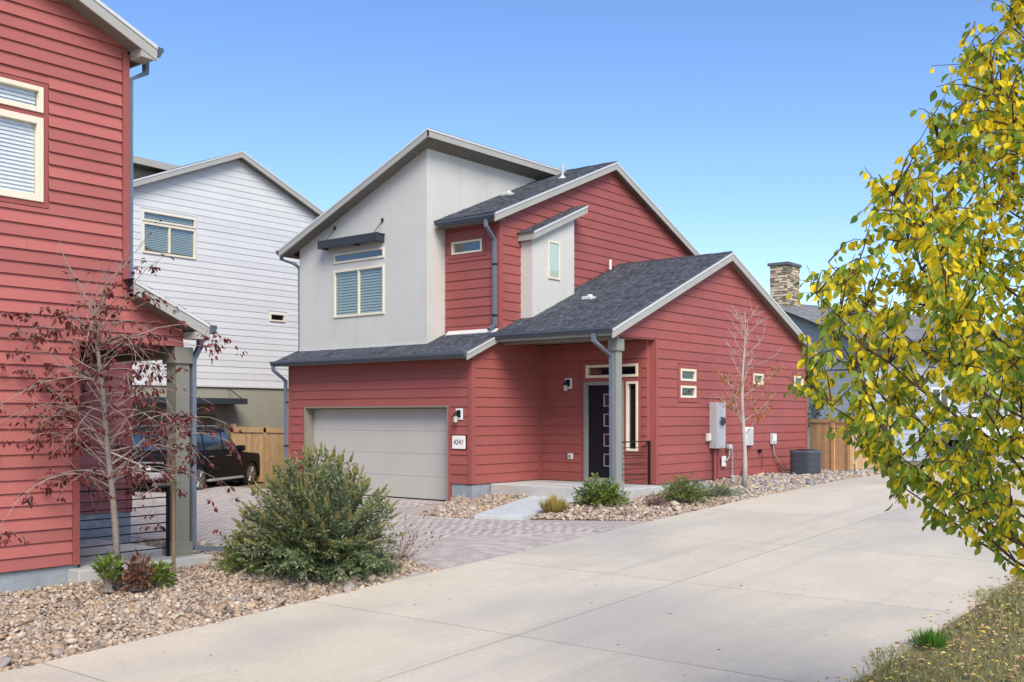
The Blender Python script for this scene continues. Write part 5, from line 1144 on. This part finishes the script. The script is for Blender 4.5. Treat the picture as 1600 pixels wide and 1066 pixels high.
# wiry seed plant right of the big bush
q = at_z(622, 884, -.24); wp = thing('wiry_seed_plant', 'thin grey wiry plant with dark seed heads right of the silvery bush', 'plant', tuple(q)); mb = MB(); ms = MB()
for i in range(60):
    b_ = branch(q, sph(random.uniform(-.6, 1.6), random.uniform(.3, 1.4)), random.uniform(.35, 1.0), 6, .1, .25); mb.tube(b_, taper(.003, .0015, 6), 4)
    for k in range(4):
        p_, _ = interp(b_, random.uniform(.5, .99))
        if i % 3 == 0: ms.tube([p_, p_+Vector((0, 0, .012)), p_+Vector((0, 0, .024))], [.004, .011, .003], 5)
mb.build('stems', m_barkp, wp, kind='stuff'); ms.build('seed_heads', m_rleaf, wp, kind='stuff')
def tuft(label, base, n, hgt, spread, mat, cat='grass tuft', name='grass_tuft'):
    base = Vector(base); t = thing(name, label, cat, tuple(base)); P = []; D = []; Nn = []; L = []; T = []
    for i in range(n):
        o = sph(random.uniform(0, 6.28), 0); s_ = random.random(); p = base+o*spread*.35*s_; d = (o*s_*1.0+Vector((0, 0, 1))).normalized()
        P.append(p[:]); D.append(d[:]); Nn.append((o+Vector((0, 0, .3)))[:]); L.append(hgt*random.uniform(.6, 1.15)); T.append(random.random())
    foliage('blades', np.array(P), np.array(D), np.array(Nn), np.array(L), .06, np.array(T), mat, t, simple=True)
tuft('yellow ornamental grass tuft beside the concrete walk', (3.25, -1.25, .07), 420, .34, .5, m_tuft)
q = at_z(1455, 998, -.24); tuft('bright green grass clump at the lawn corner', (12.47, -7.6, zp(-7.6)), 420, .17, .42, m_grassg)

# lawn blades and fallen leaves on the right verge
def zl(x, y): return zp(y)+min(max(x-XR, 0)*.05, .6)
n = 80000; X = XR+.02+rng.random(n)**1.1*3.6; Y = rng.uniform(-13.5, 3, n); X += .12*np.sin(Y*1.7)+.08*np.sin(Y*4.1)+rng.normal(0, .05, n)
Z = np.array([zl(a, b) for a, b in zip(X, Y)])-.01; dr = np.column_stack([rng.normal(0, .55, n), rng.normal(0, .55, n), np.ones(n)])
dens = .5+.5*np.sin(X*2.1+1.3*np.sin(Y*1.3))*np.sin(Y*1.9+X)
foliage('lawn_grass', np.column_stack([X, Y, Z]), dr, rng.normal(0, 1, (n, 3)), rng.uniform(.04, .11, n)*(.6+.5*dens), .10, np.clip(rng.random(n)*.6+.4*dens, 0, .999), m_grass, None, simple=True)
bpy.context.view_layer.objects.active = None
o = bpy.data.objects['lawn_grass']; tag(o, 'patchy green and straw-coloured grass on the verge at bottom right', 'grass', kind='stuff')
n = 7500; X = XR-.25+rng.random(n)*3.4; Y = rng.uniform(-13, 2, n); Z = np.array([zl(a, b) for a, b in zip(X, Y)])+rng.uniform(.004, .045, n)
keep = (X > XR+.02) | (rng.random(n) < .25); X, Y, Z = X[keep], Y[keep], Z[keep]; n = len(X)
Z = np.where(X < XR, [zp(b)+.006 for b in Y], Z)
foliage('fallen_leaves', np.column_stack([X, Y, Z]), np.column_stack([rng.normal(0, 1, (n, 2)), rng.normal(0, .12, n)]), np.column_stack([rng.normal(0, .3, (n, 2)), np.ones(n)]), rng.uniform(.03, .065, n), .75, rng.random(n), m_fall, None)
tag(bpy.data.objects['fallen_leaves'], 'dry brown and yellow fallen leaves on the right verge', 'leaves', kind='stuff')
n = 260; X = np.where(np.arange(n) < 150, rng.uniform(2.9, XE-.1, n), 3.4+rng.normal(0, .5, n)); Y = np.where(np.arange(n) < 150, rng.uniform(-13, -7, n), -10.6+rng.normal(0, .7, n)); ok = (X > 2.75) & (X < XE); X, Y = X[ok], Y[ok]; n = len(X)
foliage('bed_litter', np.column_stack([X, Y, [zbn(a, b)+.035 for a, b in zip(X, Y)]]), np.column_stack([rng.normal(0, 1, (n, 2)), rng.normal(0, .3, n)]), np.column_stack([rng.normal(0, .4, (n, 2)), np.ones(n)]), rng.uniform(.03, .065, n), .6, rng.random(n)*.5, m_dryl, None)
tag(bpy.data.objects['bed_litter'], 'dry burgundy leaves fallen on the pebbles under the left tree', 'leaves', kind='stuff')
n = 70; X = rng.uniform(XE+.2, XR, n); Y = rng.uniform(-12, 8, n)
foliage('drive_litter', np.column_stack([X, Y, [zp(b)+.005 for b in Y]]), np.column_stack([rng.normal(0, 1, (n, 2)), np.zeros(n)]), np.column_stack([np.zeros((n, 2)), np.ones(n)]), rng.uniform(.02, .05, n), .6, rng.random(n), m_fall, None)
tag(bpy.data.objects['drive_litter'], 'scattered leaf litter on the concrete drive', 'leaves', kind='stuff')

# background trees behind the drive
def far_tree(label, p, h, r, mat, n, lw=.5, bare=False):
    base = Vector((p[0], p[1], zp(p[1]))); t = thing('background_tree', label, 'tree', tuple(base), group='trees far behind the drive')
    tr = [base+Vector((random.gauss(0, .05), random.gauss(0, .05), h*k/6)) for k in range(7)]; MB().tube(tr, taper(.05*h/2.5, .01, 6), 7).build('trunk', m_bark, t)
    P = []; D = []; Nn = []; L = []; T = []; mb = MB()
    for i in range(34):
        f = random.uniform(.2, .95); q, _ = interp(tr, f); b_ = branch(q, sph(random.uniform(0, 6.28), random.uniform(.1, .9)), r*(1.25-f)*random.uniform(.7, 1.1), 6, .2, .2); mb.tube(b_, taper(.025, .006, 6), 5)
        for k in range(n):
            q2, d2 = interp(b_, random.uniform(.2, .99)); o = sph(random.uniform(0, 6.28), random.uniform(-1, 1)); P.append((q2+o*random.uniform(0, .3))[:]); D.append(o[:]); Nn.append((random.gauss(0, 1), random.gauss(0, 1), 1)); L.append(random.uniform(.12, .24)); T.append(random.random())
    mb.build('branches', m_bark, t, kind='stuff'); foliage('crown', np.array(P), np.array(D), np.array(Nn), np.array(L), lw, np.array(T), mat, t, simple=True)
for (x, D_, h, r, mat, lab) in ((1285, 47, 2.2, 1.6, m_dark, 'dark small tree before the blue-grey house'), (1345, 56, 4.5, 2.4, m_dark, 'dark evergreen behind the fence end'), (1420, 60, 5.0, 2.6, m_gleaf, 'green tree beyond the retaining wall'), (1500, 66, 4.2, 2.4, m_dark, 'dark tree left of the far pale house'), (1590, 58, 5.2, 2.8, m_oleaf, 'brownish tree at the far right edge')):
    p = at(x, 640, D_); far_tree(lab, (p.x, p.y), h, r, mat, 55)
